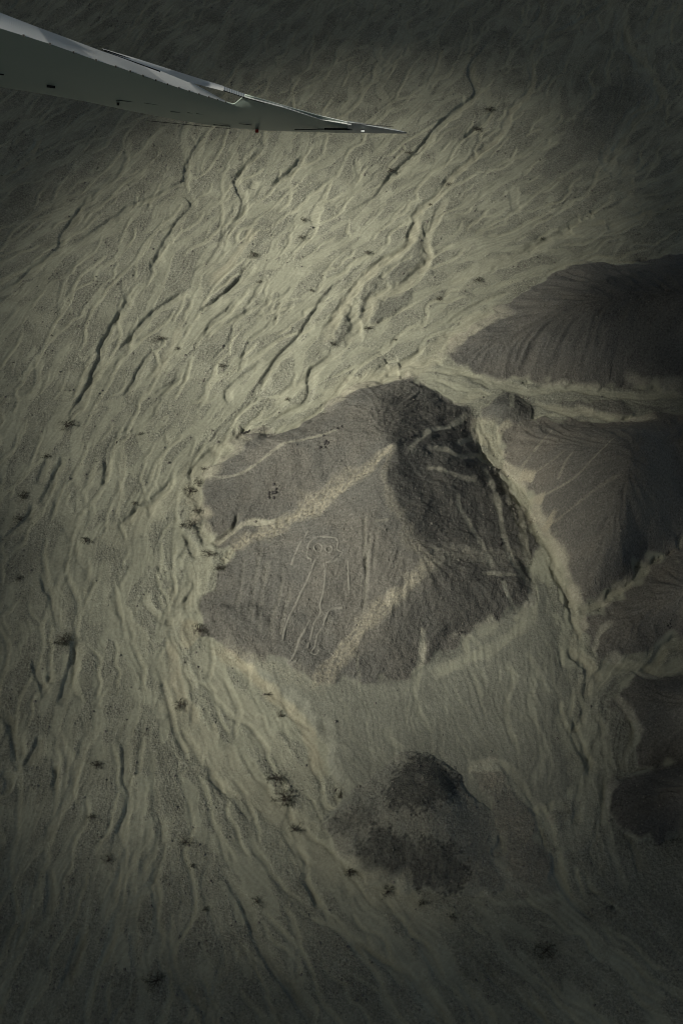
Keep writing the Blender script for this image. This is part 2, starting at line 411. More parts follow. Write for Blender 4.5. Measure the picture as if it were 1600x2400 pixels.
def threads(n, steps, sense, maxdev, wander, seed, decay, cap, life):
    """the same at the full resolution of the sheet: thin incised runnels"""
    r = np.random.default_rng(seed)
    fa = np.arctan2(up(VY), up(VX)).astype(np.float32) + (fnoise(sense * 2.5, sense * 16, 1.5, seed + 50) * wander).astype(np.float32)
    hl = (BASE > 0.5); tr = np.zeros((ny, nx), np.float32); acc = np.zeros((ny, nx), np.float32)
    x = r.uniform(0, nx - 1, n).astype(np.float32); y = r.uniform(0, ny - 1, n).astype(np.float32); off = np.zeros(n, np.float32); s = sense / DX
    for k in range(steps):
        i = x.astype(np.int32); j = y.astype(np.int32); base = fa[j, i]; ang = base + off; va = []
        for da in (-0.5, 0.5):
            xi = np.clip(x + s * np.cos(ang + da), 0, nx - 1).astype(np.int32); yj = np.clip(y + s * np.sin(ang + da), 0, ny - 1).astype(np.int32)
            va.append(np.minimum(tr[yj, xi], cap) - 50 * hl[yj, xi])
        off += 0.12 * np.sign(va[1] - va[0]) + r.normal(0, 0.05, n)
        off = np.clip(off * 0.94, -maxdev, maxdev); ang = base + off
        x += 1.5 * np.cos(ang); y += 1.5 * np.sin(ang)
        bad = (x < 0) | (y < 0) | (x >= nx - 1) | (y >= ny - 1) | (r.random(n) < life)
        bad |= hl[np.clip(y, 0, ny - 1).astype(np.int32), np.clip(x, 0, nx - 1).astype(np.int32)]
        nb = bad.sum(); x[bad] = r.uniform(0, nx - 1.01, nb); y[bad] = r.uniform(0, ny - 1.01, nb); off[bad] = 0
        dep = np.bincount(y.astype(np.int32) * nx + x.astype(np.int32), minlength=ny * nx).reshape(ny, nx).astype(np.float32)
        tr += dep
        if k % 2: tr = roll_blur(tr * decay)
        if k > steps * 0.6: acc += dep
    a = cblur(acc, 1); loc = cblur(a[::8, ::8], 12)
    loc = np.kron(loc, np.ones((8, 8), np.float32))
    loc = loc[:ny, :nx]; loc = np.pad(loc, ((0, ny - loc.shape[0]), (0, nx - loc.shape[1])), 'edge')
    return 1 - np.exp(-a / (blur(loc, 1.5) + 0.3 * loc.mean()) / 2.2)
def up(a):
    jj = np.arange(ny) / cst; ii = np.arange(nx) / cst
    j0 = np.minimum(jj.astype(int), cny - 2); i0 = np.minimum(ii.astype(int), cnx - 2)
    tj = np.minimum(jj - j0, 1)[:, None]; ti = np.minimum(ii - i0, 1)[None]
    return (a[j0][:, i0] * (1 - ti) + a[j0][:, i0 + 1] * ti) * (1 - tj) + (a[j0 + 1][:, i0] * (1 - ti) + a[j0 + 1][:, i0 + 1] * ti) * tj

R0 = up(rivulets(14000, 150, 3.5, .45, .25, 24, .93, 4.0, .008))
R1 = up(rivulets(14000, 150, 2.0, .42, .22, 22, .93, 3.0, .012))
R1c = up(rivulets(14000, 140, 1.5, .42, .26, 29, .92, 2.5, .015))
R2 = threads(40000, 130, 1.3, .38, .20, 25, .86, 2.0, .008)
R3 = threads(40000, 110, 0.8, .38, .26, 27, .84, 1.6, .014)
# fine grain drawn out along the flow
def lic(src, n):
    out = np.zeros((ny, nx)); vx = up(VX); vy = up(VY)
    l = np.hypot(vx, vy); vx /= l; vy /= l
    wv = 0.20 * fnoise(4, 22, 1.5, 77)
    c, s = np.cos(wv), np.sin(wv); vx, vy = vx * c - vy * s, vx * s + vy * c
    for sg in (1, -1):
        x = np.tile(np.arange(nx, dtype=np.float32), (ny, 1)); y = np.tile(np.arange(ny, dtype=np.float32)[:, None], (1, nx))
        for k in range(n):
            i = np.clip(x, 0, nx - 1).astype(np.int32); j = np.clip(y, 0, ny - 1).astype(np.int32)
            out += src[j, i]; x += sg * 1.3 * vx[j, i]; y += sg * 1.3 * vy[j, i]
    return out / out.std()
L1 = lic(fnoise(0.5, 1.1, 0.0, 31), 30)
L2 = lic(fnoise(1.2, 5.0, 0.0, 32), 30)

FLAT = 1 - sstep(0.05, 0.6, BASE)                  # 1 on the plain
v0 = np.clip(0.6 + 0.5 * fnoise(12, 70, 2, 43), 0.1, 1.2); v1 = np.clip(0.6 + 0.5 * fnoise(8, 50, 2, 44), 0.05, 1.2); v2 = np.clip(0.6 + 0.5 * fnoise(6, 40, 2, 45), 0.05, 1.2)
ch0 = np.clip(blur(R0, 0.45) * 1.5, 0, 1) * v0
ch1 = np.clip(np.maximum(blur(R1, 0.16) * 1.1 * v1, blur(R1c, 0.14) * 1.05 * v2), 0, 1)
ch2 = np.clip(np.maximum(R2 * np.clip(1.35 - v1, .35, 1), R3 * np.clip(1.2 - v2, .2, 1)) * 1.25, 0, 1)
edge = 0.05 * fnoise(0.8, 5, 1.2, 46)
bed0 = sstep(.40, .54, ch0 + edge); bed1 = sstep(.40, .52, ch1 + edge); bed2 = sstep(.42, .58, ch2 + .5 * edge)
wet = np.clip(np.maximum(np.maximum(bed0 * .9, bed1), bed2 * .75), 0, 1)
Z -= FLAT * (0.035 * bed0 + 0.01 * ch0 + 0.045 * bed1 + 0.10 * bed2 + 0.09 * ch2 ** 2) * (1 - 0.65 * TMASK)
Z += FLAT * (0.023 * L1 + 0.006 * L2 - 0.06 * np.exp(-(L2 / 0.16) ** 2) * np.clip(0.3 + 0.6 * v2, 0, 1))
GRAV = np.clip(0.72 - 0.80 * wet + 0.25 * fnoise(3, 30, 2.0, 41) + 0.20 * L1 + 0.12 * L2, 0, 1)
GRAV = np.maximum(GRAV, TMASK * 0.8) * FLAT * (1 - 0.6 * APR)
SAND_SUN = np.zeros((ny, nx))                          # fresh pale sand, plus sun painted on bank edges
DUST_SUN = np.zeros((ny, nx))                          # buff, wind-blown sand, plus warm painted sun on banks
VARN_SHADE = np.zeros((ny, nx))                          # dark desert varnish, plus shade painted on right-hand slopes

# ---- rills and hollows on the hill sides (run down the slope)
gyy, gxx = np.gradient(blur(BASE, 2.0), DX)
gl = np.hypot(gxx, gyy) + 1e-4
src = fnoise(0.9, 5.0, 0.6, 61)
out = np.zeros((ny, nx)); x = np.tile(np.arange(nx, dtype=np.float32), (ny, 1)); y = np.tile(np.arange(ny, dtype=np.float32)[:, None], (1, nx))
for k in range(16):
    i = np.clip(x, 0, nx - 1).astype(np.int32); j = np.clip(y, 0, ny - 1).astype(np.int32)
    out += src[j, i]; x -= 1.6 * gxx[j, i] / gl[j, i]; y -= 1.6 * gyy[j, i] / gl[j, i]
RILL = out / out.std()
slope = sstep(0.08, 0.35, gl)
src = fnoise(3.0, 14.0, 0.8, 64); out = np.zeros((ny, nx)); x = np.tile(np.arange(nx, dtype=np.float32), (ny, 1)); y = np.tile(np.arange(ny, dtype=np.float32)[:, None], (1, nx))
for k in range(14):
    i = np.clip(x, 0, nx - 1).astype(np.int32); j = np.clip(y, 0, ny - 1).astype(np.int32)
    out += src[j, i]; x -= 3.0 * gxx[j, i] / gl[j, i]; y -= 3.0 * gyy[j, i] / gl[j, i]
FOLD = out / out.std()
FOLD = -np.abs(FOLD)                                # sharp crests of shallow gullies turned down: V-shaped folds
inner = sstep(0, 5, HIN)
k_fold = np.where(HID == 1, np.where(GX > 8, .16, .12), np.where(HID >= 7, .06, .50))
Z += HILLM * slope * (0.075 * RILL + inner * k_fold * FOLD) + HILLM * (0.08 * fnoise(2.5, 12, 2.0, 62) + 0.035 * fnoise(0.8, 3, 1.2, 63))

# ---- surveyed channels: (sheet, points, bed width, depth)
CUT = [
 (Z2,[(950,5),(905,75),(845,190),(842,235),(770,275),(690,315),(600,350),(520,410),(430,470),(335,535)],2.4,.55),
 (Z2,[(835,310),(875,355),(800,440),(740,540),(705,610),(685,655)],2.0,.6),
 (Z2,[(610,740),(575,800),(545,850),(510,900),(460,995),(450,1050),(415,1140),(390,1200),(350,1265),(310,1345)],2.2,1.0),
 (Z2,[(865,735),(790,780),(710,830),(660,880),(600,950),(545,1020)],2.2,1.0),
 (Z2,[(700,1015),(650,1080),(605,1165),(565,1235)],1.8,.7),
 (Z2,[(1165,600),(1110,665),(1060,725),(985,785),(920,835)],2.4,1.1),
 (Z2,[(1395,115),(1330,190),(1245,260)],1.8,1.0),
 (Z2,[(1210,80),(1110,185),(1075,245),(1090,295),(1110,350),(1080,420),(1030,480),(1010,520)],1.8,.6),
 (Z2,[(1568,690),(1480,770),(1440,840),(1390,915),(1330,990),(1260,1060),(1190,1170),(1140,1240)],2.0,.75),
 (Z2,[(1560,1035),(1490,1060),(1420,1110),(1410,1180),(1390,1260),(1300,1310),(1220,1350)],1.8,.6),
 (Z2,[(1080,780),(1040,830),(960,900),(935,960)],1.6,.5),
 (Z2,[(1330,720),(1320,755),(1200,800),(1150,830),(1060,880),(1000,925)],1.5,.35),
 (Z2,[(410,310),(340,400),(280,490),(265,550),(200,600),(90,690),(0,750)],2.6,.8),
 (Z2,[(1185,1060),(1170,1090),(1050,1185),(1030,1230),(1045,1275)],1.4,.4),
 (Z2,[(870,1130),(790,1170),(710,1215)],1.5,.4),
 (Z2,[(1160,240),(1140,275)],1.5,.6),
 (Z3,[(900,0),(910,60),(880,100)],1.6,.4),
 (Z3,[(680,175),(640,230),(590,290),(580,340),(605,390),(600,440),(500,515),(440,570),(400,620),(330,700),(230,790),(165,885),(105,930),(10,985)],2.0,.9),
 (Z3,[(1230,0),(1100,80),(1000,135),(930,160),(840,195)],1.8,.9),
 (Z3,[(1450,20),(1400,120),(1340,170)],1.8,.5),
 (Z3,[(1420,360),(1450,430),(1430,490),(1340,530),(1280,630),(1225,720)],3.0,.5),
 (Z3,[(1290,110),(1300,220),(1350,270),(1390,310)],2.5,.4),
 (Z3,[(1568,890),(1400,960),(1200,1030),(1050,1050),(910,1105),(840,1150),(770,1180)],1.8,.5),
 (Z3,[(690,510),(655,560),(600,600),(560,640)],1.6,.5),
 (Z3,[(1420,740),(1370,780),(1330,800)],1.6,.5),
 (Z8,[(1568,560),(1450,600),(1300,660),(1150,760),(1030,830)],1.4,.4),
 (Z8,[(900,1000),(760,1080),(620,1110),(540,1190)],1.6,.5),
 (Z8,[(800,1160),(740,1185),(640,1200)],1.2,.5),
 (Z6,[(382,1125),(385,1190),(365,1260),(345,1320),(320,1410),(290,1450)],2.4,1.1),
 (Z6,[(215,770),(225,850),(260,900),(275,980),(310,1080)],1.6,.5),
 (Z6,[(170,1220),(190,1320),(230,1430)],1.4,.6),
 (Z6,[(250,1300),(245,1350)],1.2,.5),
 (Z6,[(545,170),(545,260),(535,310)],1.4,.6),
 (Z6,[(905,255),(830,350),(730,420),(640,500),(610,525)],1.8,.5),
 (Z6,[(1140,90),(1050,170),(970,260)],2.4,.45),
 (Z6,[(330,150),(310,210),(270,280),(230,350),(200,410)],1.5,.6),
 (Z6,[(245,160),(215,250),(190,300)],1.3,.5),
 (Z6,[(170,400),(130,480),(60,540),(0,590)],2.2,.8),
 (Z6,[(1005,790),(1005,850),(960,910),(930,950)],1.4,.35),
 (Z6,[(965,560),(985,620),(1020,700)],1.4,.35),
 (Z6,[(870,1000),(865,1040)],1.2,.4),
 (ZB,[(1140,870),(1210,970),(1280,1080),(1310,1200),(1370,1330),(1420,1400),(1490,1490),(1568,1600),(1640,1680)],2.2,.75),
 (ZB,[(610,160),(640,250),(645,400),(675,480),(650,570),(610,660),(590,740),(570,810)],2.0,.5),
 (ZB,[(430,1180),(380,1300),(345,1400),(310,1510)],2.0,.75),
 (ZB,[(200,160),(165,250),(110,330)],2.0,1.1),
 (ZB,[(0,50),(45,130),(60,200),(85,310)],2.4,.8),
 (ZB,[(240,870),(255,1000),(235,1120)],1.4,.45),
 (ZB,[(270,330),(285,380),(265,450)],1.4,.5),
 (ZB,[(0,370),(35,400),(10,470)],1.6,.7),
 (ZB,[(700,1200),(690,1300),(695,1400)],1.3,.35),
 (ZB,[(1060,360),(1130,430),(1230,520),(1330,640)],1.5,.3),
 (ZB,[(940,1480),(1000,1560),(1080,1640)],1.4,.4),
 (ZL,[(1160,190),(1165,280),(1205,370),(1225,430)],1.6,.8),
 (ZL,[(1180,440),(1170,540),(1160,600)],1.4,.4),
 (ZL,[(1080,700),(1090,770),(1130,850),(1190,920),(1240,970)],1.4,.45),
 (ZL,[(1340,620),(1380,700),(1400,780)],1.8,.6),
 (ZL,[(160,790),(200,860),(215,910)],1.4,.5),
 (ZL,[(340,1050),(460,1120),(530,1210)],1.5,.4),
 (ZL,[(590,1030),(630,1100),(660,1180)],1.4,.4),
 (ZL,[(570,1180),(650,1270),(700,1345)],1.4,.4),
 (ZL,[(380,1030),(440,1090),(540,1150),(560,1180)],1.2,.3),
 (Z7,[(770,1190),(755,1270),(790,1340),(850,1420),(880,1540),(870,1600)],1.2,.45),
 (Z7,[(870,1750),(880,1810),(960,1870),(965,1950),(950,2080)],1.2,.5),
 (Z7,[(850,1440),(850,1500)],1.0,.5),
 (Z7,[(1430,1720),(1390,1800),(1300,1880)],2.2,.9),
 (Z4,[(270,610),(250,660),(225,690),(165,735)],1.6,1.1),
 (Z4,[(262,312),(290,288),(340,283),(420,286)],1.2,.6),
]
# many more nameless cuts that follow the fall of the plain
TR = np.random.default_rng(404)
FA_ = np.arctan2(up(VY), up(VX)) + 0.30 * fnoise(5, 40, 1.8, 88) + 0.16 * fnoise(2, 6, 1.2, 89)
while len(CUT) < 190:
    x_, y_ = TR.uniform(X0 + 4, X1 - 4), TR.uniform(Y0 + 4, Y1 - 4); L_ = TR.uniform(6, 34); tr_ = []
    for k in range(int(L_ / 0.7)):
        i_ = int((x_ - X0) / DX); j_ = int((y_ - Y0) / DX)
        if not (2 < i_ < nx - 3 and 2 < j_ < ny - 3) or BASE[j_, i_] > .02 or APR[j_, i_] > .2: break
        tr_.append((x_, y_)); x_ += .7 * math.cos(FA_[j_, i_]); y_ += .7 * math.sin(FA_[j_, i_])
    if len(tr_) > 8: CUT.append((None, np.array(tr_), TR.uniform(.4, 1.0), TR.uniform(.0, .36)))
for Zs, pts, wd, dp in CUT:
    pl = ground_line(Zs, pts) if Zs else pts
    res = line_dist(pl, wd + 2.0)
    if res is None: continue
    w, D, S, T = res
    tap = np.minimum(1, np.minimum(T, 1 - T) * 7) ** 0.7
    tap = tap * (0.84 + 0.16 * np.clip(wob[w] + 0.3, -1, 1))
    S = S + 0.10 * wob2[w]
    wdv = wd * (0.8 + 0.25 * wob2[w])
    prof = sstep(-0.30, 0.12, S) * (1 - sstep(0.15, 1.0, (S - 0.7) / np.maximum(wdv, .5)))
    dp = (0.20 + 0.42 * dp) if Zs else (0.13 + 0.38 * dp)
    Z[w] -= dp * tap * prof
    bed = sstep(-0.1, 0.3, S) * (1 - sstep(0.6, 1.0, S / np.maximum(wdv, .5))) * tap
    GRAV[w] *= 1 - 0.9 * bed
    SAND_SUN[w] = np.maximum(SAND_SUN[w], 0.45 * bed)
    lip = np.exp(-((S + 0.6) / 0.5) ** 2) * tap
    Z[w] += 0.06 * dp * lip
# ---- pale threads: sandy rivulets, bank edges with sunlight painted in, foot paths (sheet, points, half width, sand, dust, dip)
PALE = [
 (Z2,[(190,30),(140,120),(90,180),(10,240),(15,290)],.7,.9,.2,.3),
 (Z2,[(0,525),(180,380),(390,290),(520,240),(640,130)],.6,.5,0,.2),
 (Z2,[(330,460),(420,370),(560,290),(700,180)],.5,.5,0,.15),
 (Z2,[(270,850),(290,740),(330,650),(420,560)],.6,.5,0,.2),
 (Z2,[(180,1060),(165,1180),(110,1240),(20,1260)],.8,.6,0,.25),
 (Z2,[(1170,460),(1110,550),(1020,660),(950,720)],1.0,.5,.5,.15),
 (Z2,[(840,870),(790,1000),(700,1150)],.7,.5,.3,.1),
 (Z2,[(1250,1280),(1400,1160),(1568,1000)],.9,.6,.1,.2),
 (Z3,[(850,240),(870,300),(880,370),(860,430),(800,480),(760,560),(720,630),(650,690),(590,740),(500,820),(440,900),(350,980),(330,1060),(290,1150),(180,1200),(60,1290),(0,1350)],.8,.9,.3,.35),
 (Z3,[(1300,20),(1280,100),(1290,200),(1350,270),(1420,360),(1450,430),(1430,490),(1340,530),(1280,630),(1225,720),(1260,790),(1310,800),(1300,980)],1.6,.7,.0,.35),
 (Z3,[(480,900),(420,1040),(385,1090),(395,1190),(350,1250),(280,1310),(190,1340),(170,1372)],.8,.9,.2,.3),
 (Z3,[(1568,900),(1400,975),(1200,1045),(1050,1070),(900,1130),(770,1190),(600,1250),(430,1320)],1.6,.7,.1,.25),
 (Z3,[(1568,610),(1420,700),(1340,790)],.8,.5,0,.2),
 (Z3,[(1290,1080),(1260,1140),(1240,1195)],.5,.8,0,.1),
 (Z3,[(800,850),(790,900),(810,990)],.9,.5,0,.2),
 (Z3,[(850,120),(870,60),(920,0)],.6,.5,0,.15),
 (Z3,[(160,170),(170,260),(220,320),(170,400),(210,480)],.9,.45,0,.2),
 (Z8,[(900,0),(860,90),(830,190),(760,280),(680,335),(600,370),(480,480),(390,590),(310,720),(240,850),(220,960)],1.1,.9,.4,.3),
 (Z8,[(960,100),(930,250),(945,350),(880,420),(810,510),(700,570),(610,600),(530,650),(490,760),(430,830),(400,900)],1.2,.9,.3,.3),
 (Z8,[(390,640),(395,760),(420,830),(400,900),(330,950)],1.5,.9,.1,.3),
 (Z8,[(1568,700),(1300,800),(1150,900),(1050,990),(980,1060),(860,1130),(640,1200),(450,1260),(300,1320),(160,1390)],2.2,.9,.4,.25),
 (Z8,[(1020,1030),(1090,950),(1180,880)],.6,.9,.6,.0),
 (Z6,[(890,1100),(905,1200),(920,1320),(960,1430),(1010,1500),(1030,1580)],.9,.9,.9,.15),
 (Z6,[(560,640),(600,570),(690,510),(850,400),(940,330),(1080,220),(1200,120),(1300,50)],2.4,1,.25,.3),
 (Z6,[(530,700),(520,800),(500,900),(520,1050)],2.0,.8,0,.2),
 (Z6,[(400,700),(380,560),(330,430),(330,300)],1.6,.6,0,.2),
 (Z6,[(1040,620),(1060,700),(1030,800),(980,920),(900,1020),(880,1110)],2.0,.9,.2,.3),
 (Z6,[(600,920),(680,1020),(740,1120),(740,1220)],.9,.7,.1,.15),
 (Z6,[(760,870),(770,930),(870,1040)],.9,.8,.1,.2),
 (Z6,[(890,840),(915,900),(915,950)],.7,.9,.4,.1),
 (Z6,[(640,100),(640,250),(625,400),(610,500)],.7,.8,.2,.15),
 (Z6,[(400,250),(405,330),(410,420),(430,470)],.7,.7,.1,.15),
 (Z6,[(1060,500),(1080,570),(1100,620)],1.2,1,.3,.3),
 (Z6,[(1010,1010),(990,1060),(985,1110),(1020,1140)],1.5,.8,1,.1),
 (Z6,[(430,600),(440,700),(400,800),(430,1000)],1.6,.6,0,.15),
 (ZF,[(445,1105),(445,1150),(470,1200)],1.6,.8,.5,.1),
 (ZF,[(480,1480),(540,1520),(590,1560),(640,1610),(690,1660),(720,1720),(735,1790)],1.0,.9,1.0,.0),  # sunlit face of the apron bank, painted pale
 (ZF,[(400,1480),(395,1560),(420,1640),(450,1700),(540,1790),(620,1850),(700,1930),(770,1990),(860,2040),(960,2090),(1020,2160)],2.4,.9,.35,.3),
 (ZF,[(455,1490),(520,1590),(600,1680),(680,1780),(730,1850)],1.6,.6,.2,.2),
 (ZB,[(520,110),(440,230),(380,420),(330,550),(250,700),(130,850),(60,980)],.8,.7,.1,.25),
 (ZB,[(290,120),(340,230),(365,280),(365,400)],.7,.7,.1,.2),
 (ZB,[(720,700),(670,850),(610,960),(560,1070),(500,1160)],.8,.6,.1,.2),
 (ZB,[(840,840),(800,930),(700,1060),(630,1120),(570,1310),(540,1440)],.8,.5,0,.2),
 (ZB,[(750,420),(740,560),(700,740)],1.0,.5,0,.2),
 (ZB,[(160,960),(130,1150),(70,1300)],.6,.5,0,.15),
 (ZB,[(1120,100),(1130,150),(1110,190)],.5,.8,.4,.1),
 (ZL,[(760,390),(850,380),(930,400),(960,460),(1040,560),(1070,610),(1090,690)],.9,.8,.1,.15),
 (ZL,[(920,0),(945,60),(920,130),(920,230),(950,300),(970,370)],.6,.7,.1,.15),
 (ZL,[(1020,10),(1010,170),(1050,310),(1020,430),(995,460)],.6,.6,0,.15),
 (ZL,[(600,0),(580,100),(600,190),(650,270)],.5,.6,0,.1),
 (ZL,[(480,240),(490,290),(540,320)],.5,.5,0,.1),
 (ZL,[(870,620),(870,720),(920,790),(960,830),(1030,840)],.6,.5,0,.1),
 (ZL,[(1250,190),(1280,290),(1290,400)],.7,.8,.1,.2),
 (ZL,[(1320,120),(1390,240),(1360,340),(1355,400)],.7,.7,.1,.2),
 (ZL,[(1330,440),(1285,490),(1285,600),(1320,740),(1350,850)],.7,.7,0,.2),
 (ZL,[(1568,0),(1470,40),(1380,20),(1300,30),(1240,80),(1190,170)],1.2,.7,.1,.3),
 (ZL,[(780,840),(850,860),(880,890),(1000,890),(1130,860)],.6,.6,0,.1),
 (ZL,[(1240,80),(1220,180),(1230,300),(1250,430),(1180,600),(1120,700)],1.6,.5,0,.2),
 (Z7,[(330,560),(420,600),(500,660),(560,760),(620,880),(690,1010),(770,1130),(800,1210),(840,1330),(930,1500),(930,1600),(900,1750),(980,1820),(1010,1900),(960,2000),(940,2091)],1.2,.95,.5,.25),
 (Z7,[(320,330),(330,430),(400,520),(450,600)],1.5,.8,.6,.1),
 (Z7,[(520,360),(450,420),(430,520)],.6,.8,.6,.0),
 (Z7,[(930,1520),(1050,1480),(1150,1400),(1250,1340)],.9,.9,.3,.2),
 (Z7,[(1568,1720),(1450,1730),(1390,1850),(1320,1890),(1200,1840),(1100,1850),(1060,1930),(990,2020)],1.1,.9,.1,.3),
 (Z7,[(1568,150),(1400,205),(1250,205),(1050,180),(850,150),(640,180),(500,150),(350,120),(200,60),(80,40)],1.0,.8,.1,.3),
 (Z7,[(1400,320),(1180,350),(1060,330),(930,290),(880,305),(720,270),(650,240)],.9,.9,.4,.3),
 (Z7,[(1568,125),(1350,130),(1200,60)],.6,.5,0,.1),
 (Z7,[(200,250),(240,220),(300,200),(380,200)],.7,.9,.3,.1),
 (Z7,[(1010,1780),(1050,1660),(1130,1580)],.6,.7,.1,.1),
 # foot paths and rills on the hills
 (Z7,[(0,520),(110,530),(200,575),(330,575),(400,590)],0.57,1,.5,.08),
 (Z7,[(0,640),(120,665),(220,710),(310,715)],0.42,.8,.2,.05),
 (Z7,[(310,600),(370,690),(430,850),(460,1000),(490,1140),(530,1230),(600,1320),(650,1400)],0.57,.95,.1,.08),
 (Z7,[(410,590),(480,700),(540,840),(580,980),(600,1130),(630,1250),(650,1380),(655,1520),(640,1640)],0.65,1,.1,.08),
 (Z7,[(190,800),(210,900),(260,990),(330,1110),(400,1260)],0.47,.8,0,.06),
 (Z7,[(330,1290),(480,1295),(600,1320)],0.34,.6,.1,.05),
 (Z7,[(460,1330),(500,1430),(540,1510)],0.43,.8,0,.06),
 (Z7,[(430,640),(480,780),(520,900),(560,1010)],0.41,.6,0,.05),
 (Z7,[(180,500),(290,450)],0.47,.8,0,.05),
 (Z7,[(-110,540),(0,425),(110,400),(190,365),(250,310)],0.49,1,.1,.06),
 (Z7,[(520,190),(515,280)],0.41,.6,0,.04),
 (Z7,[(550,680),(640,560),(700,480),(770,410)],.2,.28,.2,.14),
 (Z7,[(630,690),(750,610),(850,530)],.18,.25,.2,.12),
 (Z7,[(640,840),(700,820),(850,740),(970,640),(1170,450)],.2,.4,.3,.15),
 (Z7,[(720,1010),(900,880),(1080,740),(1180,680)],.24,.25,.3,.12),
 (Z7,[(800,720),(850,600),(900,540)],.2,.35,.3,.08),
 (Z7,[(660,700),(560,700)],.9,.7,.9,.05),
 (Z7,[(720,980),(760,1000)],1.2,.7,.9,.05),
 (Z7,[(720,820),(620,850)],.9,.8,.9,.05),
 (Z7,[(230,1660),(240,1780),(230,1850)],.5,.9,.2,.1),
 (Z7,[(250,1660),(300,1720),(340,1760)],.4,.7,0,.1),
 (Z7,[(30,1920),(150,1860),(280,1800),(400,1760),(480,1700),(560,1640),(640,1500)],1.0,.8,.1,.05),
 (Z7,[(540,1590),(600,1520),(640,1490)],1.2,.7,.1,.05),
 (Z7,[(300,1660),(430,1580)],1.1,.7,.1,.05),
 (Z7,[(270,1860),(300,1960),(340,2060)],.5,.6,0,.1),
 (Z7,[(470,1860),(510,1900),(520,2000),(490,2080)],.5,.7,0,.1),
 (Z7,[(600,1770),(660,1880),(740,2040)],.5,.6,0,.1),
 (Z7,[(-60,90),(0,145),(80,190),(140,220),(190,255),(225,255)],.42,1,.1,.05),
 (Z4,[(140,480),(280,455),(380,390),(460,330),(600,300),(690,270)],.34,.6,.1,.06),
 (Z4,[(165,745),(240,700),(310,655),(400,650),(470,632)],.55,1,.2,.12),
 (Z4,[(830,645),(890,640)],.3,.5,0,.03),
 (Z4,[(1030,1080),(1020,1180),(1015,1260),(1000,1330)],.5,.8,.1,.1),
 (Z4,[(760,1180),(765,1260),(770,1340)],.3,.4,0,.08),
 (Z5,[(800,0),(806,300),(812,500),(812,640),(800,800),(785,920)],.35,.18,0,.30),
 (Z5,[(845,180),(840,300),(830,450),(822,620)],.3,.15,0,.26),
 (Z5,[(-150,250),(-185,500),(-230,760),(-250,1000)],.4,.12,0,.15),
 (Z5,[(-90,420),(-120,640),(-160,900),(-170,1150)],.4,.12,0,.15),
 (Z5,[(60,520),(20,760),(-40,960),(-60,1150)],.35,.12,0,.15),
 (Z5,[(130,650),(70,900),(10,1130)],.35,.1,0,.15),
 (Z5,[(480,960),(440,1090),(400,1240)],.4,.1,0,.15),
 (Z5,[(-300,400),(-330,650),(-380,900)],.4,.1,0,.15),
 (Z5,[(250,1040),(200,1150),(120,1300)],.35,.1,0,.15),
 (Z5,[(920,130),(900,330),(880,520)],.35,.1,0,.2),
]
n_r = 0
while n_r < 30:                                     # small rills down the gravel apron
    x_, y_ = TR.uniform(-40, 45), TR.uniform(55, 140); tr_ = []
    for k in range(int(TR.uniform(5, 20) / 0.7)):
        i_ = int((x_ - X0) / DX); j_ = int((y_ - Y0) / DX)
        if BASE[j_, i_] > .03 or APR[j_, i_] < .8: break
        tr_.append((x_, y_)); x_ += .7 * math.cos(FA_[j_, i_]); y_ += .7 * math.sin(FA_[j_, i_])
    if len(tr_) > 6: PALE.append((None, np.array(tr_), TR.uniform(.18, .32), TR.uniform(.15, .42), 0, TR.uniform(.03, .08))); n_r += 1
for Zs, pts, hw, sa, du, dip in PALE:
    pl = ground_line(Zs, pts) if Zs else pts
    res = line_dist(pl, hw * 2.2 + 0.8)
    if res is None: continue
    w, D, S, T = res
    tap = np.minimum(1, np.minimum(T, 1 - T) * 9) ** 0.6
    hv = hw * 1.1 * np.clip(1.0 + 0.22 * wob[w], .65, 1.5)
    m = (1 - sstep(0.55, 1.35, D / np.maximum(hv, 0.18))) * tap
    m *= 0.82 + 0.18 * np.tanh(1.5 * wob2[w])
    Z[w] -= dip * 0.8 * m
    Z[w] += 0.25 * dip * np.exp(-((D - hv * 1.3) / 0.35) ** 2) * tap
    SAND_SUN[w] = np.maximum(SAND_SUN[w], sa * m); DUST_SUN[w] = np.maximum(DUST_SUN[w], du * m)
    GRAV[w] *= 1 - 0.9 * m

# ---- sand chute and sandy spur of the central hill (sheet, points with half widths)
GRIT = 0.6 * fnoise(1.0, 6, 1.2, 73) + 0.8 * fnoise(0.5, 1.4, 0.3, 74)
def ribbon(Zs, pts, sa, du, rough=0.5):
    q = sh(Zs, pts)
    p = drape(np.array([a[0] for a in q]), np.array([a[1] for a in q]))[:, :2]
    hwm = np.array([a[2] for a in q])
    pl = smooth_line(p, 0.8)
    res = line_dist(pl, hwm.max() * 1.8 + 2)
    w, D, S, T = res
    hv = np.interp(T, np.linspace(0, 1, len(hwm)), hwm) * (1 + 0.30 * wob[w] + 0.08 * RILL[w])
    m = (1 - sstep(0.2, 1.45, D / hv)) * (0.85 + 0.15 * np.tanh(RILL[w])) * np.clip(.8 + .35 * GRIT[w], .2, 1.15)
    SAND_SUN[w] = np.maximum(SAND_SUN[w], sa * m); DUST_SUN[w] = np.maximum(DUST_SUN[w], du * m)
    GRAV[w] = np.maximum(GRAV[w] * (1 - m), rough * m)
    return w, m
w, m = ribbon(Z4, [(905,335,.6),(830,410,1.0),(760,465,1.2),(680,525,1.5),(580,595,2.2),(480,645,2.0),(380,690,1.8),(280,742,1.4),(215,800,1.0)], .60, .60, .8)
Z[w] -= 0.35 * m
ribbon(Z4, [(905,345,.8),(820,420,1.5),(700,500,2.0),(560,575,2.2)], .35, .5, .8)
ribbon(Z4, [(585,1320,.9),(680,1230,1.6),(780,1090,1.6),(880,985,1.5),(960,915,1.5),(1020,850,1.5),(1040,800,1.2)], .45, .55, .6)
